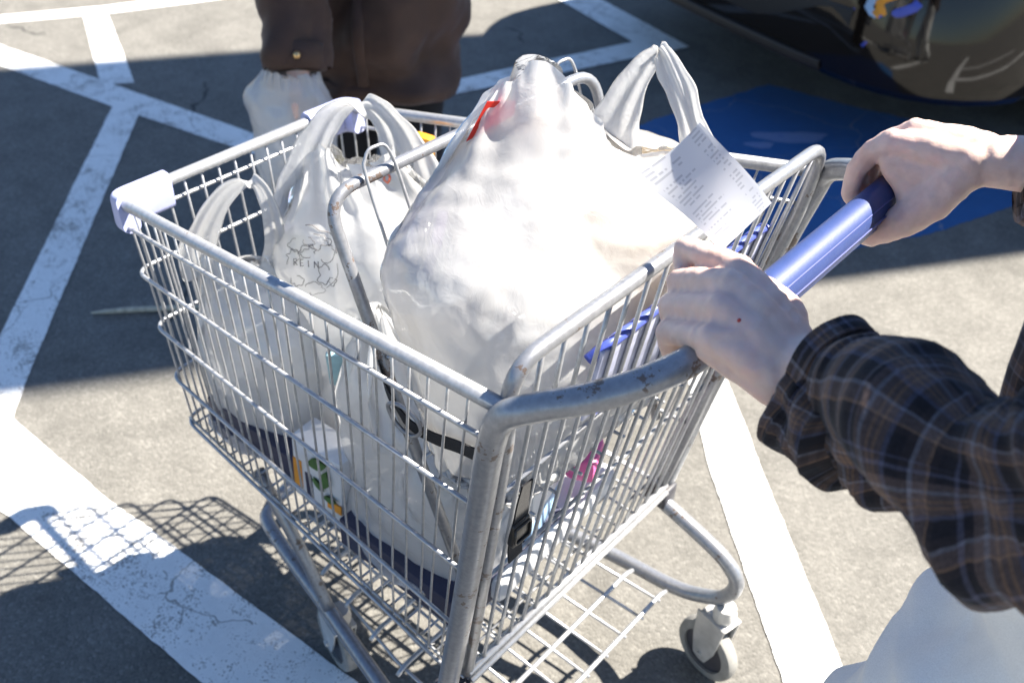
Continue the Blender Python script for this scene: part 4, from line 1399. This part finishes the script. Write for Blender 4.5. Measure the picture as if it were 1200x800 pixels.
# near (left) hand: back of the hand up, fingers over the bar, thumb and index pinching the receipt
Wl = np.array((.203, -.168, 1.068))
MCP = [np.array(p) for p in ((.113, -.124, 1.102), (.120, -.152, 1.104), (.127, -.177, 1.095), (.133, -.198, 1.078))]
PIP = [np.array(p) for p in ((.047, -.105, 1.086), (.060, -.133, 1.070), (.066, -.153, 1.056), (.078, -.173, 1.043))]
for i, (m_, p_) in enumerate(zip(MCP, PIP)):
    base = Wl + (np.array((-.012, .020, .004)), np.array((-.012, .006, .006)), np.array((-.010, -.008, .002)), np.array((-.006, -.018, -.006)))[i]
    kn = m_ + np.array((0, 0, .001))
    limb(mb, [base, base * .5 + kn * .5 + (0, 0, .004), kn], [.0190, .0165, (.0135, .0138, .013, .012)[i]], 14)
    limb(mb, [kn + (0, 0, -.012), base * .5 + kn * .5 + (0, 0, -.012), base + (0, 0, -.008)], [.011, .013, .018], 12)
    if i == 0:
        dip = p_ + np.array((.006, -.008, -.022)); tip = dip + np.array((.018, -.006, -.006))
    else:
        dip = p_ + np.array((.006, .004, -.024)); tip = dip + np.array((.020, .004, -.006))
    r = (.0112, .0115, .0110, .0104)[i]
    finger(mb, [kn, kn * .5 + p_ * .5 + (0, 0, .001), p_, dip, tip], (.0140, .0142, .0135, .0125)[i], r * .9)
    mb.add(sphere(p_, r * 1.08, 12, 8))
for i, m_ in enumerate(MCP):          # knuckles and tendons stand out a little
    mb.add(sphere(m_ + (-.001, 0, .0055), (.0105, .0100, .0095), 12, 8))
    b_ = Wl + (-.03, .012 - .008 * i, .014)
    limb(mb, [m_ + (.004, -.002, .0095), (m_ + b_) / 2 + (.0, -.003, .0115), b_ + (0, -.004, .004)], [.0052, .0048, .0045], 8)
limb(mb, [Wl + (-.02, .026, -.008), (.158, -.112, 1.072), (.122, -.092, 1.070), (.088, -.092, 1.072), (.066, -.096, 1.070)], [.020, .0195, .0150, .0125, .0095], 14)
limb(mb, [MCP[0] + (0, 0, -.008), (.145, -.125, 1.075)], [.013, .016], 12)
# forearm, upper arm
El, Sl = np.array((.425, -.270, 1.165)), np.array((.487, -.165, 1.385))
limb(mb, [Wl + (0, 0, .001), Wl * .72 + El * .28, Wl * .35 + El * .65, El, El * .5 + Sl * .5, Sl], [.0275, .029, .030, .027, .034, .050], 18)
# far (right) hand closed round the end of the bar
Wr = np.array((.212, .192, 1.128))
MC2 = [np.array(p) for p in ((.118, .170, 1.122), (.131, .194, 1.130), (.140, .215, 1.122), (.147, .232, 1.108))]
PI2 = [np.array(p) for p in ((.090, .166, 1.080), (.086, .190, 1.082), (.090, .211, 1.078), (.098, .229, 1.074))]
for i, (m_, p_) in enumerate(zip(MC2, PI2)):
    base = Wr + (np.array((-.014, -.016, .0)), np.array((-.012, -.004, .006)), np.array((-.010, .008, .004)), np.array((-.008, .018, -.002)))[i]
    limb(mb, [base, base * .5 + m_ * .5 + (0, 0, .002), m_], [.019, .0168, (.0140, .0142, .0135, .0125)[i]], 14)
    limb(mb, [m_ + (.006, 0, -.020), base * .5 + m_ * .5 + (0, 0, -.026), base + (0, 0, -.014)], [.014, .018, .020], 12)
    dip = p_ + np.array((-.001, .002, -.030)); tip = dip + np.array((.024, .002, -.016))
    r = (.0104, .0104, .0098, .0090)[i]
    finger(mb, [m_, m_ * .5 + p_ * .5 + (-.004, 0, .003), p_, dip, tip], (.0132, .0135, .0125, .0115)[i], r * .85)
limb(mb, [Wr + (-.02, -.020, -.016), (.180, .160, 1.082), (.158, .150, 1.052), (.132, .150, 1.022), (.104, .154, 1.014)], [.021, .0215, .0185, .0128, .0095], 14)
limb(mb, [(.180, .168, 1.085), (.162, .195, 1.080), (.172, .216, 1.085)], [.022, .022, .020], 12)
limb(mb, [(.128, .172, 1.098), (.150, .172, 1.082), (.165, .165, 1.065)], [.016, .018, .020], 12)
Er, Sr = np.array((.455, .285, 1.155)), np.array((.50, .185, 1.385))
limb(mb, [Wr + (.004, 0, 0), Wr * .72 + Er * .28, Wr * .35 + Er * .65, Er, Er * .5 + Sr * .5, Sr], [.0265, .031, .039, .041, .046, .056], 18)
# trunk, neck, legs
limb(mb, [(.475, 0, .95), (.475, .005, 1.08), (.482, .015, 1.22), (.48, .02, 1.34)], [.115, .105, .115, .10], 20)
for k in (-1, 1):
    limb(mb, [(.49, k * .06, 1.30), (.50, k * .17, 1.375)], [.10, .06], 16)
limb(mb, [(.485, .03, 1.38), (.455, .07, 1.49), (.42, .10, 1.55)], [.062, .055, .055], 16)
hc, hf, hs = add_head(mb, (.392, .135, 1.610), (-1, -.1, -.25))
HL, KL, AL = (.495, -.088, .90), (.350, -.100, .50), (.47, -.10, .10)
HR, KR, AR = (.485, .092, .90), (.50, .105, .50), (.72, .105, .13)
for Hh, Kk, Aa in ((HL, KL, AL), (HR, KR, AR)):
    limb(mb, [Hh, np.array(Hh) * .5 + np.array(Kk) * .5, Kk, np.array(Kk) * .6 + np.array(Aa) * .4 + (.012, 0, 0), Aa], [.072, .062, .048, .048, .034], 16)
V, F = remesh(mb.vf(), .0029, 4, .5)
Nn = normals(V, F)
V = V + Nn * (.0006 * fbm(V * 60, 3, 2) + .0007 * ridge(V * np.array([90, 50, 60]), 8, 1))[:, None]
body1 = link('body', V, F, 'skin', pusher)
head_parts(pusher, hc, hf, hs, True)
shoe(pusher, AL, (-1, 0, 0)); shoe(pusher, (AR[0], AR[1], .11), (-1, 0, 0))
# finger nails of the near hand and a small red graze on its back
bvh1 = BVHTree.FromPolygons([Vector(v) for v in V], F)
def on_skin(q, d):
    hit = bvh1.ray_cast(Vector(q), Vector(d).normalized())
    return (np.array(hit[0]), np.array(hit[1])) if hit[0] is not None else (None, None)
q, nn = on_skin(np.array((.434, -.836, 1.610)), np.array((.1435, -.172, 1.09)) - np.array((.434, -.836, 1.610)))
if q is not None:
    MB().add(sphere(q, (.0016, .0022, .0018), 10, 6)).build('graze', simple('graze_red', (.42, .05, .04), .5), pusher)

# trousers
mb = MB()
for Hh, Kk, Aa in ((HL, KL, AL), (HR, KR, AR)):
    limb(mb, [Hh, np.array(Hh) * .5 + np.array(Kk) * .5, Kk, np.array(Kk) * .5 + np.array(Aa) * .5 + (.01, 0, 0), np.array(Aa) + (0, 0, .02)], [.108, .098, .082, .076, .068], 20)
limb(mb, [(.475, -.05, .92), (.475, .05, .92)], [.125, .125], 20)
limb(mb, [(.475, 0, .93), (.475, 0, 1.02)], [.128, .118], 20)
V, F = remesh(mb.vf(), .008, 5)
Nn = normals(V, F)
V = V + Nn * (.007 * fbm(V * 9, 4, 2) + .006 * ridge(V * np.array([7, 7, 13]), 6, 2) + .09 * crumple(V, 12, 14, 4, 14))[:, None]
link('trousers', V, F, 'pale_denim', pusher)
# white tee shirt seen in the gap of the open flannel
rings = [(.478, 0, z, d, w) for z, d, w in ((.90, .126, .165), (1.0, .122, .160), (1.12, .122, .165), (1.25, .125, .185), (1.36, .10, .18), (1.42, .075, .11))]
V, F = loft_rings(rings, 48, 2.2)
V, F = remesh((V, F), .009, 3)
Nn = normals(V, F)
V = V + Nn * (.004 * ridge(V * np.array([8, 8, 5]), 2, 2))[:, None]
link('tee_shirt', V, F, 'white_cotton', pusher)

# open flannel shirt: body panel, sleeves, rolled cuffs
def flannel_body():
    nz, na = 60, 120
    V = []; UV = []
    a0 = math.radians(25)
    for i in range(nz):
        t = i / (nz - 1)
        z = .872 + (1.425 - .872) * t
        cx = .552 - .078 * t
        dep = np.interp(z, [.845, .95, 1.10, 1.25, 1.36, 1.425], [.172, .172, .176, .165, .125, .080])
        wid = np.interp(z, [.845, .95, 1.10, 1.25, 1.36, 1.425], [.235, .225, .215, .220, .205, .10])
        for j in range(na):
            s = j / (na - 1)
            a = a0 + (2 * math.pi - 2 * a0) * s          # angle from the front opening, all round the back
            ex = np.array([cx - dep * math.cos(a) * (1 + .12 * math.exp(-((a - a0) / .35) ** 2) + .12 * math.exp(-((2 * math.pi - a0 - a) / .35) ** 2)), wid * math.sin(a) * (1.0 if math.sin(a) < 0 else .82) * -1, z - .012 * math.cos(a * 3)])
            V.append(ex); UV.append((a * .2, z))
    V = np.array(V)
    q = V * np.array([9, 9, 2.6])
    out = V - np.column_stack([np.full(len(V), .49), np.zeros(len(V)), V[:, 2]])
    out /= np.linalg.norm(out, axis=1, keepdims=True)
    V = V + out * (.010 * ridge(q, 21, 2) * np.clip((1.45 - V[:, 2]) / .4, .2, 1) + .008 * fbm(V * 7, 23, 2))[:, None]
    inner = V - out * .004
    n = len(V)
    F = []
    for i in range(nz - 1):
        for j in range(na - 1):
            a = i * na + j
            F.append([a, a + 1, a + na + 1, a + na])
            F.append([n + a + na, n + a + na + 1, n + a + 1, n + a])
    for j in range(na - 1):
        F.append([j + 1, j, n + j, n + j + 1])
        b = (nz - 1) * na + j
        F.append([b, b + 1, n + b + 1, n + b])
    for i in range(nz - 1):
        a = i * na; b = a + na - 1
        F.append([a, a + na, n + a + na, n + a]); F.append([b + na, b, n + b, n + b + na])
    return np.vstack([V, inner]), F, np.vstack([UV, UV])
V, F, UV = flannel_body()
shirt = link('flannel_shirt', V, F, 'plaid', pusher, uv=UV)
V, F, UV = ring_loft(np.array([(.478, .030, 1.405), (.470, .040, 1.435), (.460, .052, 1.465), (.452, .062, 1.490), (.455, .060, 1.470), (.462, .050, 1.44)]), np.array([.098, .094, .090, .092, .104, .116]), np.array([.105, .100, .096, .098, .110, .122]), 60, (-1, 0, 0), .004, 61)
link('shade_collar', V, F, 'plaid', shirt, uv=UV)  # unseen collar, added to block the sun from the near sleeve
def flannel_sleeve(pts, rad, cuff_len, seed, seam, up):
    P = catmull(pts, 16)
    r = spline_r(rad, len(P))
    V, F, UV = ring_loft(P, r * 1.08, r * .92, 72, up, .0085, seed, 1, seam, fold=(13, 11, 19), crease=.20)
    link('sleeve', V, F, 'plaid', shirt, uv=UV)
    # cuff, rolled back over the sleeve: a doubled band with a lip
    ds = np.concatenate([[0], np.cumsum(np.linalg.norm(np.diff(P, axis=0), axis=1))])
    k = int(np.searchsorted(ds, cuff_len)) + 1
    T = P[1] - P[0]; T /= np.linalg.norm(T)
    C = np.vstack([P[0] + T * .004, P[0] - T * .004, P[:k], P[k] + T * .002, P[k - 1]])
    e = [r[0] * .80, r[0] * .96] + list(r[:k] * 1.10 + .007) + [r[k] * 1.06, r[k] * .86]
    # the rim rolls inwards at both ends
    Cd = np.array(C); ed = np.array(e)
    V, F, UV = ring_loft(Cd, ed * 1.06, ed * .94, 72, up, .0085, seed + 9, 1, seam, fold=(10, 12, 14), crease=.10)
    UV[:, 0] = UV[:, 0] + .031; UV[:, 1] += .02
    link('cuff', V, F, 'plaid', shirt, uv=UV)
flannel_sleeve([(.230, -.185, 1.066), (.255, -.198, 1.067), (.292, -.216, 1.080), (.348, -.244, 1.110), (.405, -.268, 1.150), (.448, -.268, 1.20), (.475, -.225, 1.29), (.482, -.165, 1.375)], [.046, .048, .049, .048, .049, .054, .064, .074], .055, 3, 1.2, (0, 0, 1))
flannel_sleeve([(.246, .204, 1.134), (.29, .222, 1.135), (.36, .25, 1.138), (.435, .282, 1.142), (.475, .278, 1.19), (.495, .23, 1.29), (.50, .185, 1.375)], [.040, .050, .058, .065, .070, .076, .080], .050, 8, -1.2, (0, 0, 1))

# the receipt pinched in the near hand
ra, rb_, rc, rd = [np.array(p) for p in ((-.037, -.055, 1.103), (-.007, -.020, 1.167), (.088, -.030, 1.121), (.072, -.085, 1.086))]
V = []; UV = []; nu, nv = 14, 26
for i in range(nv):
    v = i / (nv - 1)
    for j in range(nu):
        u = j / (nu - 1)
        p = (ra * (1 - u) + rb_ * u) * (1 - v) + (rd * (1 - u) + rc * u) * v
        nrm = np.cross(rb_ - ra, rd - ra); nrm /= np.linalg.norm(nrm)
        p = p + nrm * (.016 * math.sin(math.pi * v) * (1 - u * .4) - .024 * (1 - v) ** 3 * (1 - u) ** 2 + .0015 * math.sin(7 * v + 3 * u))
        V.append(p); UV.append((u, v))
V = np.array(V)
F = [[i * nu + j, i * nu + j + 1, (i + 1) * nu + j + 1, (i + 1) * nu + j] for i in range(nv - 1) for j in range(nu - 1)]
n = len(V)
V2 = np.vstack([V, V - nrm * .0004])
rec = link('receipt', V2 - 0, F + [[n + a for a in f[::-1]] for f in F], 'receipt', uv=np.vstack([UV, UV]), origin=(.05, -.06, 1.09))
tag(rec, 'curled white paper receipt held in the near hand above the grip', 'receipt')

# ---- the person in the brown jacket beyond the front of the cart
other = empty('person', (-1.35, .79, 0))
tag(other, 'person in a brown jacket standing beyond the front corner of the cart', 'person')
SH = np.array((-.155, .118, -.085)); C2 = np.array((-1.195, .672)) + SH[:2]; fd = np.array((.62, -.785)); sd2 = np.array((.785, .62))
def Q(s, f, z):
    p = C2 + sd2 * s + fd * f
    return np.array((p[0], p[1], z + SH[2] * min(1.0, z / .6)))
mb = MB()
limb(mb, [Q(0, 0, .92), Q(0, 0, 1.1), Q(0, 0, 1.3), Q(0, 0, 1.42)], [.12, .115, .12, .09], 18)
limb(mb, [Q(-.16, 0, 1.40), Q(.16, 0, 1.40)], [.065, .065], 16)
limb(mb, [Q(0, 0, 1.42), Q(0, .01, 1.56)], [.06, .055], 16)
hc2, hf2, hs2 = add_head(mb, Q(0, .02, 1.66), (fd[0], fd[1], -.3))
wr2 = np.array((-1.098, .350, .765)) + SH; el2 = np.array((-1.225, .470, 1.06)) + SH; sh2 = Q(-.19, 0, 1.40)
limb(mb, [sh2, el2, wr2], [.05, .04, .028], 16)
wl2, el3, sh3 = Q(.10, -.21, .90), Q(.215, -.10, 1.10), Q(.17, 0, 1.40)
limb(mb, [sh3, el3, wl2], [.05, .04, .028], 16)
for (w, dz) in ((wr2, -1), (wl2, -1)):
    dn = np.array((.01, -.012, -1.0)); dn /= np.linalg.norm(dn)
    ax = np.array((fd[0], fd[1], 0))
    pc = w + dn * .045
    for i in range(4):
        o = ax * (.030 - .020 * i)
        limb(mb, [w + dn * .015 + o * .6, w + dn * .085 + o], [.018, .0115], 12)
        p0 = w + dn * .085 + o
        s_in = np.array((sd2[0], sd2[1], 0)) * (.02 if w is wr2 else -.02)
        finger(mb, [p0, p0 + dn * .035 + s_in * .5, p0 + dn * .05 + s_in * 1.4, p0 + dn * .045 + s_in * 2.1], .0105, .008)
    limb(mb, [w + dn * .03 + ax * .02, w + dn * .06 + ax * .045, w + dn * .095 + ax * .05, w + dn * .115 + ax * .042], [.016, .014, .011, .009], 12)
legs2 = []
for k in (-1, 1):
    Hh, Kk, Aa = Q(k * .075, 0, .88), Q(k * .085, .02, .48), Q(k * .095, -.01, .09)
    legs2.append((Hh, Kk, Aa))
    limb(mb, [Hh, Kk, Aa], [.085, .055, .035], 16)
V, F = remesh(mb.vf(), .006, 4)
link('body', V, F, 'skin', other)
head_parts(other, hc2, hf2, hs2)
mb = MB()
for Hh, Kk, Aa in legs2:
    limb(mb, [Hh, (Hh + Kk) / 2, Kk, (Kk + Aa) / 2, Aa + (0, 0, .01)], [.080, .078, .072, .070, .066], 18)
    shoe(other, Aa, (fd[0], fd[1], 0))
limb(mb, [Q(-.05, 0, .92), Q(.05, 0, .92)], [.105, .105], 18)
V, F = remesh(mb.vf(), .01, 4)
Nn = normals(V, F)
V = V + Nn * (.006 * ridge(V * np.array([8, 8, 10]), 6, 2))[:, None]
link('trousers', V, F, 'dark_cloth', other)
# jacket: body, hem band, placket, pocket, sleeves, cuffs and a brass snap
zs = np.linspace(.615, 1.46, 60)
path = np.array([Q(0, .0, z) for z in zs])
dep = np.interp(zs, [.615, .66, .76, 1.0, 1.3, 1.42, 1.46], [.150, .160, .175, .172, .165, .11, .07])
wid = np.interp(zs, [.615, .66, .76, 1.0, 1.3, 1.42, 1.46], [.185, .195, .205, .205, .21, .18, .09])
V, F, UV = ring_loft(path, dep, wid, 110, (fd[0], fd[1], 0), 0.0065, 31, fold=(20, 7, 2.0), crease=.16)
jacket = link('jacket', V, F, 'brown_jacket', other, uv=UV)
bj = BVHTree.FromPolygons([Vector(v) for v in V], F)
def on_jacket(s, z, off=.004):
    o = Vector(Q(s, .6, z)); d = Vector((-fd[0], -fd[1], 0))
    h_ = bj.ray_cast(o, d)
    return np.array(h_[0]) - np.array(d) * off if h_[0] is not None else np.array(Q(s, .17, z))
MB().add(tube([on_jacket(-.012, z, .003) for z in np.linspace(.625, 1.40, 40)], .014, 10, flat=.35, up=(fd[0], fd[1], 0))).build('placket', 'brown_jacket', jacket)
for zz in (.88, 1.02, 1.16, 1.30):
    MB().add(sphere(on_jacket(-.012, zz, .008), .0065, 12, 8)).build('snap_button', 'brass', jacket)
V, F, UV = ring_loft(np.array([Q(0, 0, z) for z in (.605, .609, .620, .635, .65, .657)]), np.array([.145, .152, .157, .159, .160, .150]), np.array([.178, .187, .192, .194, .196, .186]), 110, (fd[0], fd[1], 0), .007, 33, fold=(11, 5, 5))
link('hem_band', V, F, 'brown_jacket', jacket, uv=UV)
def jsleeve(pts, rad, seed):
    P = catmull(pts, 12); r = spline_r(rad, len(P))
    V, F, UV = ring_loft(P, r, r, 56, None, .0065, seed, fold=(9, 12, 17), crease=.13)
    link('sleeve', V, F, 'brown_jacket', jacket, uv=UV)
    T = P[-1] - P[-2]; T /= np.linalg.norm(T)
    C = np.array([P[-1] - T * .050, P[-1] - T * .048, P[-1] - T * .025, P[-1] + T * .004, P[-1] + T * .008, P[-1] + T * .002])
    rr_ = np.array([r[-1] * .9, r[-1] + .006, r[-1] + .006, r[-1] + .005, r[-1] * .9, r[-1] * .6])
    V, F, UV = ring_loft(C, rr_, rr_, 48, None, .003, seed + 2)
    link('cuff', V, F, 'brown_jacket', jacket, uv=UV)
    return P, T, r
P_, T_, r_ = jsleeve([sh2 + (0, 0, .02), (sh2 + el2) / 2, el2, (el2 + wr2) / 2 + (-.004, -.004, 0), wr2], [.085, .082, .078, .070, .056], 41)
toc = np.array((.434, -.836, 1.61)) - P_[-1]; toc[2] = .2; toc -= T_ * toc.dot(T_); toc /= np.linalg.norm(toc)
MB().add(sphere(P_[-1] - T_ * .020 + toc * (r_[-1] + .008), .0085, 14, 10)).build('cuff_snap', 'brass', jacket)
jsleeve([sh3 + (0, 0, .02), (sh3 + el3) / 2, el3, (el3 + wl2) / 2, wl2], [.085, .080, .074, .066, .054], 43)
# the bag in that person's hand
hb = [(x + SH[0], y + SH[1], z + SH[2], rx, ry) for x, y, z, rx, ry in ((-1.115, .315, .52, .04, .035), (-1.115, .315, .55, .065, .052), (-1.115, .315, .60, .082, .066), (-1.114, .318, .65, .086, .068), (-1.108, .328, .69, .076, .066))]
hm = [np.array(p) + SH for p in ((-1.175, .300, .765), (-1.14, .310, .775), (-1.10, .335, .765), (-1.06, .370, .770), (-1.045, .385, .75))]
root, body, _ = plastic_bag('small white and light blue bag hanging from the hand of the person in brown', (-1.26, .44, .42), hb,
            mouth_path([(hm[2] + (p_ - hm[2]) * .75) for p_ in hm], (1, 1, 1, 1), .038), [(np.array((-1.113, .318, .61)) + SH, (.07, .056, .07)), (np.array((-1.10, .342, .71)) + SH, (.056, .053, .06)), (np.array((-1.165, .295, .690)) + SH, (.045, .04, .04)), (np.array((-1.06, .36, .66)) + SH, (.05, .045, .06))], lambda X: X, 71, film='film_thin', NU=80, NV=40)
for (bx_, by_, bz_, r_) in ((-1.085, .335, .715, .020), (-1.072, .350, .730, .018), (-1.10, .325, .690, .022)):
    link('printed_patch', *remesh(sphere(np.array((bx_, by_, bz_)) + SH, (r_ * 1.3, r_, r_ * .7), 16, 10), .005, 1), 'lightblue', root)

# ------------------------------------------------------------------ the parked car
car = empty('parked_car', (-0.6, 4.4, 0))
tag(car, 'glossy black parked car, its lower corner beside the blue painted bay', 'car')
K0 = np.array((-.335, 2.075)); e1 = np.array((.25, .968)); e2 = np.array((-.968, .25))
CL, CW = 4.5, 1.84
def CP(a, b, z):
    p = K0 + e1 * a + e2 * b
    return np.array((p[0], p[1], z))
def plan(inset_s, inset_e, z, rc=.30, per=9):
    """rounded rectangle of the car's outline at height z"""
    out = []
    x0, x1, y0, y1 = inset_e, CL - inset_e, inset_s, CW - inset_s
    for cx, cy, a0 in ((x1 - rc, y1 - rc, 0), (x0 + rc, y1 - rc, 90), (x0 + rc, y0 + rc, 180), (x1 - rc, y0 + rc, 270)):
        for t in np.linspace(0, 90, per):
            a = math.radians(a0 + t)
            out.append(CP(cx + rc * math.cos(a), cy + rc * math.sin(a), z))
    return out
def shell(levels):
    V = []; F = []; k = None
    for (s, e, z, rc) in levels:
        r = plan(s, e, z, rc); k = len(r); V += r
    n = len(levels)
    for i in range(n - 1):
        for j in range(k):
            l = (j + 1) % k
            F.append([i * k + j, i * k + l, (i + 1) * k + l, (i + 1) * k + j])
    F.append(list(range(k))[::-1]); F.append(list(range((n - 1) * k, n * k)))
    return np.array(V), F
lower = shell([(.10, .16, .235, .40), (.05, .06, .25, .44), (.03, .03, .28, .46), (.025, .02, .34, .48), (.035, .03, .46, .49), (.05, .05, .58, .50), (.06, .07, .66, .50), (.055, .09, .72, .50), (.075, .13, .84, .50), (.10, .22, .94, .48), (.14, .40, .99, .45), (.22, .60, 1.01, .42)])
V, F = lower
me = bpy.data.meshes.new('body_shell'); me.from_pydata((V - WLOC[car.name]).tolist(), [], F); me.update()
ob = bpy.data.objects.new('tmp_shell', me); COL.objects.link(ob)
cutters = []
for a in (1.05, 3.55):
    for b0, b1 in ((-.2, .30), (CW - .30, CW + .2)):
        cv, cf = tube([CP(a, b0, .34), CP(a, b1, .34)], .385, 40)
        mc = bpy.data.meshes.new('cut'); mc.from_pydata((cv - WLOC[car.name]).tolist(), [], cf); mc.update()
        bm = bmesh.new(); bm.from_mesh(mc); bmesh.ops.recalc_face_normals(bm, faces=bm.faces); bm.to_mesh(mc); bm.free()
        oc = bpy.data.objects.new('cut', mc); COL.objects.link(oc); cutters.append(oc)
        md = ob.modifiers.new('b', 'BOOLEAN'); md.operation = 'DIFFERENCE'; md.object = oc; md.solver = 'EXACT'
bm = bmesh.new(); bm.from_mesh(me); bmesh.ops.recalc_face_normals(bm, faces=bm.faces); bm.to_mesh(me); bm.free()
dg = bpy.context.evaluated_depsgraph_get()
ev = ob.evaluated_get(dg); m2 = ev.to_mesh()
V = np.array([v.co[:] for v in m2.vertices]) + WLOC[car.name]; F = [list(p.vertices) for p in m2.polygons]
ev.to_mesh_clear()
bpy.data.objects.remove(ob)
for oc in cutters:
    bpy.data.objects.remove(oc)
cbody = link('body_shell', V, F, 'car_paint', car, sharp=28)
cab = shell([(.16, .95, 1.00, .30), (.24, 1.20, 1.22, .30), (.31, 1.42, 1.40, .30), (.37, 1.58, 1.475, .28), (.46, 1.75, 1.50, .25)])
MB().add(cab).build('roof', 'car_paint', car, sharp=40)
MB().add(shell([(.150, .92, 1.015, .30), (.226, 1.165, 1.22, .30), (.300, 1.39, 1.385, .30)])).build('windows', 'glass', car, sharp=40)
for a in (1.05, 3.55):
    for b in (.14, CW - .14):
        w = MB().add(tube([CP(a, b - .11, .33), CP(a, b - .09, .33), CP(a, b + .09, .33), CP(a, b + .11, .33)], [.30, .33, .33, .30], 40)).build('wheel', 'car_rubber', car, sharp=35)
        sgn = -1 if b < 1 else 1
        MB().add(tube([CP(a, b + sgn * .10, .33), CP(a, b + sgn * .114, .33)], [.225, .215], 36)).build('rim', 'alloy', w, sharp=30)
        for k in range(5):
            t = 2 * math.pi * k / 5
            MB().add(tube([CP(a, b + sgn * .117, .33), CP(a + .2 * math.cos(t), b + sgn * .117, .33 + .2 * math.sin(t))], [.035, .022], 6)).build('spoke', 'alloy', w, sharp=30)
# bumper insert, brown sill strip, lamps, plates, door lines, mirrors
for a0 in (0, 1):
    end = lambda x: x if a0 == 0 else CL - x
    pth = catmull([CP(end(.035), .52, .285), CP(end(.022), .7, .285), CP(end(.022), CW - .7, .285), CP(end(.035), CW - .52, .285)], 6)
    MB().add(sweep(pth, rrect(.03, .035, .006))).build('bumper_strip', 'car_strip', car, sharp=40)
    MB().add(sweep(catmull([CP(end(.045), .45, .42), CP(end(.03), .92, .42), CP(end(.045), CW - .45, .42)], 6), rrect(.02, .14, .008))).build('bumper_insert', 'car_trim', car, sharp=40)
    for b in (.56, CW - .56):
        MB().add(sweep(catmull([CP(end(.09), b - .14, .74), CP(end(.08), b, .74), CP(end(.09), b + .14, .74)], 6), rrect(.05, .13, .02))).build('lamp', 'lamp_clear' if a0 == 0 else 'lamp_red', car, sharp=40)
    MB().add(sweep([CP(end(.03), .67, .56), CP(end(.03), 1.17, .56)], rrect(.02, .13, .006))).build('number_plate', 'plate', car, sharp=40)
for b in (.012, CW - .012):
    MB().add(sweep([CP(1.50, b + (.03 if b < 1 else -.03), .262), CP(3.1, b + (.03 if b < 1 else -.03), .262)], rrect(.05, .03, .008))).build('sill', 'car_trim', car, sharp=40)
    for a in (1.42, 2.25, 3.02):
        sgn = 1 if b < 1 else -1
        P = [CP(a, b + sgn * x, z) for x, z in ((.012, .34), (.022, .46), (.037, .58), (.044, .70), (.06, .84), (.085, .94))]
        MB().add(tube(P, .004, 6)).build('door_seam', 'car_trim', car)
    for a in (1.60, 2.42):
        P = [CP(a, b + sgn * .055, .80), CP(a + .03, b + sgn * .022, .805), CP(a + .15, b + sgn * .022, .805), CP(a + .18, b + sgn * .055, .80)]
        MB().add(tube(catmull(P, 5), .010, 8)).build('door_handle', 'car_paint', car)
    MB().add(remesh(MB().add(sphere(CP(3.05, b - sgn * .06, 1.03), (.09, .09, .06), 18, 12)).vf(), .012, 2)).build('door_mirror', 'car_paint', car)
# orange and blue reflection painted as coloured bands round the corner
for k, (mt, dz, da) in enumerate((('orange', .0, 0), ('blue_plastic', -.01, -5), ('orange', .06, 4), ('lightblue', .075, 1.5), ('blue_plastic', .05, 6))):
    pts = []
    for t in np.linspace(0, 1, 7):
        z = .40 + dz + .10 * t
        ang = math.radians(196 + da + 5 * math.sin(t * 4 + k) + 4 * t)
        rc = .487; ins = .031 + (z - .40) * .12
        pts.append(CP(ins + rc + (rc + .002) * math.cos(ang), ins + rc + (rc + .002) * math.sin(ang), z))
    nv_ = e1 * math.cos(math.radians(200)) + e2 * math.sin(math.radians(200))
    MB().add(tube(pts, .015, 10, flat=.16, up=(nv_[0], nv_[1], .12))).build('painted_reflection', mt, car)

# ------------------------------------------------------------------ tall slab added out of view to cast the shade across the lot
sg_ = empty('shade_slab', (1.0, 5.3, 0))
tag(sg_, 'tall plain tan stucco slab added out of view beyond the parked car to cast shade', 'sign')
dsh = np.array((-math.cos(SUN_AZ), -math.sin(SUN_AZ)))
prp = np.array((-dsh[1], dsh[0]))
pa, pb = np.array((-.81, 1.03)) - dsh * 5.4, np.array((-2.46, 1.68)) - dsh * 4.7
pc_ = (pa + pb) / 2; pw = np.linalg.norm(pb - pa); prot = math.atan2(*(pb - pa)[::-1])
MB().add(box((pc_[0], pc_[1], 4.2), (pw, .35, 8.4), prot, .03)).build('slab', 'stucco', sg_, sharp=40)
MB().add(box((pc_[0], pc_[1], .15), (pw + .3, .65, .3), prot, .03)).build('plinth', 'stucco', sg_, sharp=40)

# ------------------------------------------------------------------ a pale tapered strip lying on the asphalt
sp_ = [(-1.690, .081, .006), (-1.665, .108, .0085), (-1.63, .149, .010), (-1.59, .193, .010), (-1.55, .24, .009), (-1.51, .288, .0075)]
Ps = catmull(sp_, 5)
st = MB().add(tube(Ps, spline_r([.002, .006, .0075, .0075, .0065, .004], len(Ps)), 9)).build('pale_strip', 'pale_strip', origin=(-1.60, .18, 0))
tag(st, 'short pale tapered strip lying on asphalt left of the cart', 'pale_strip')
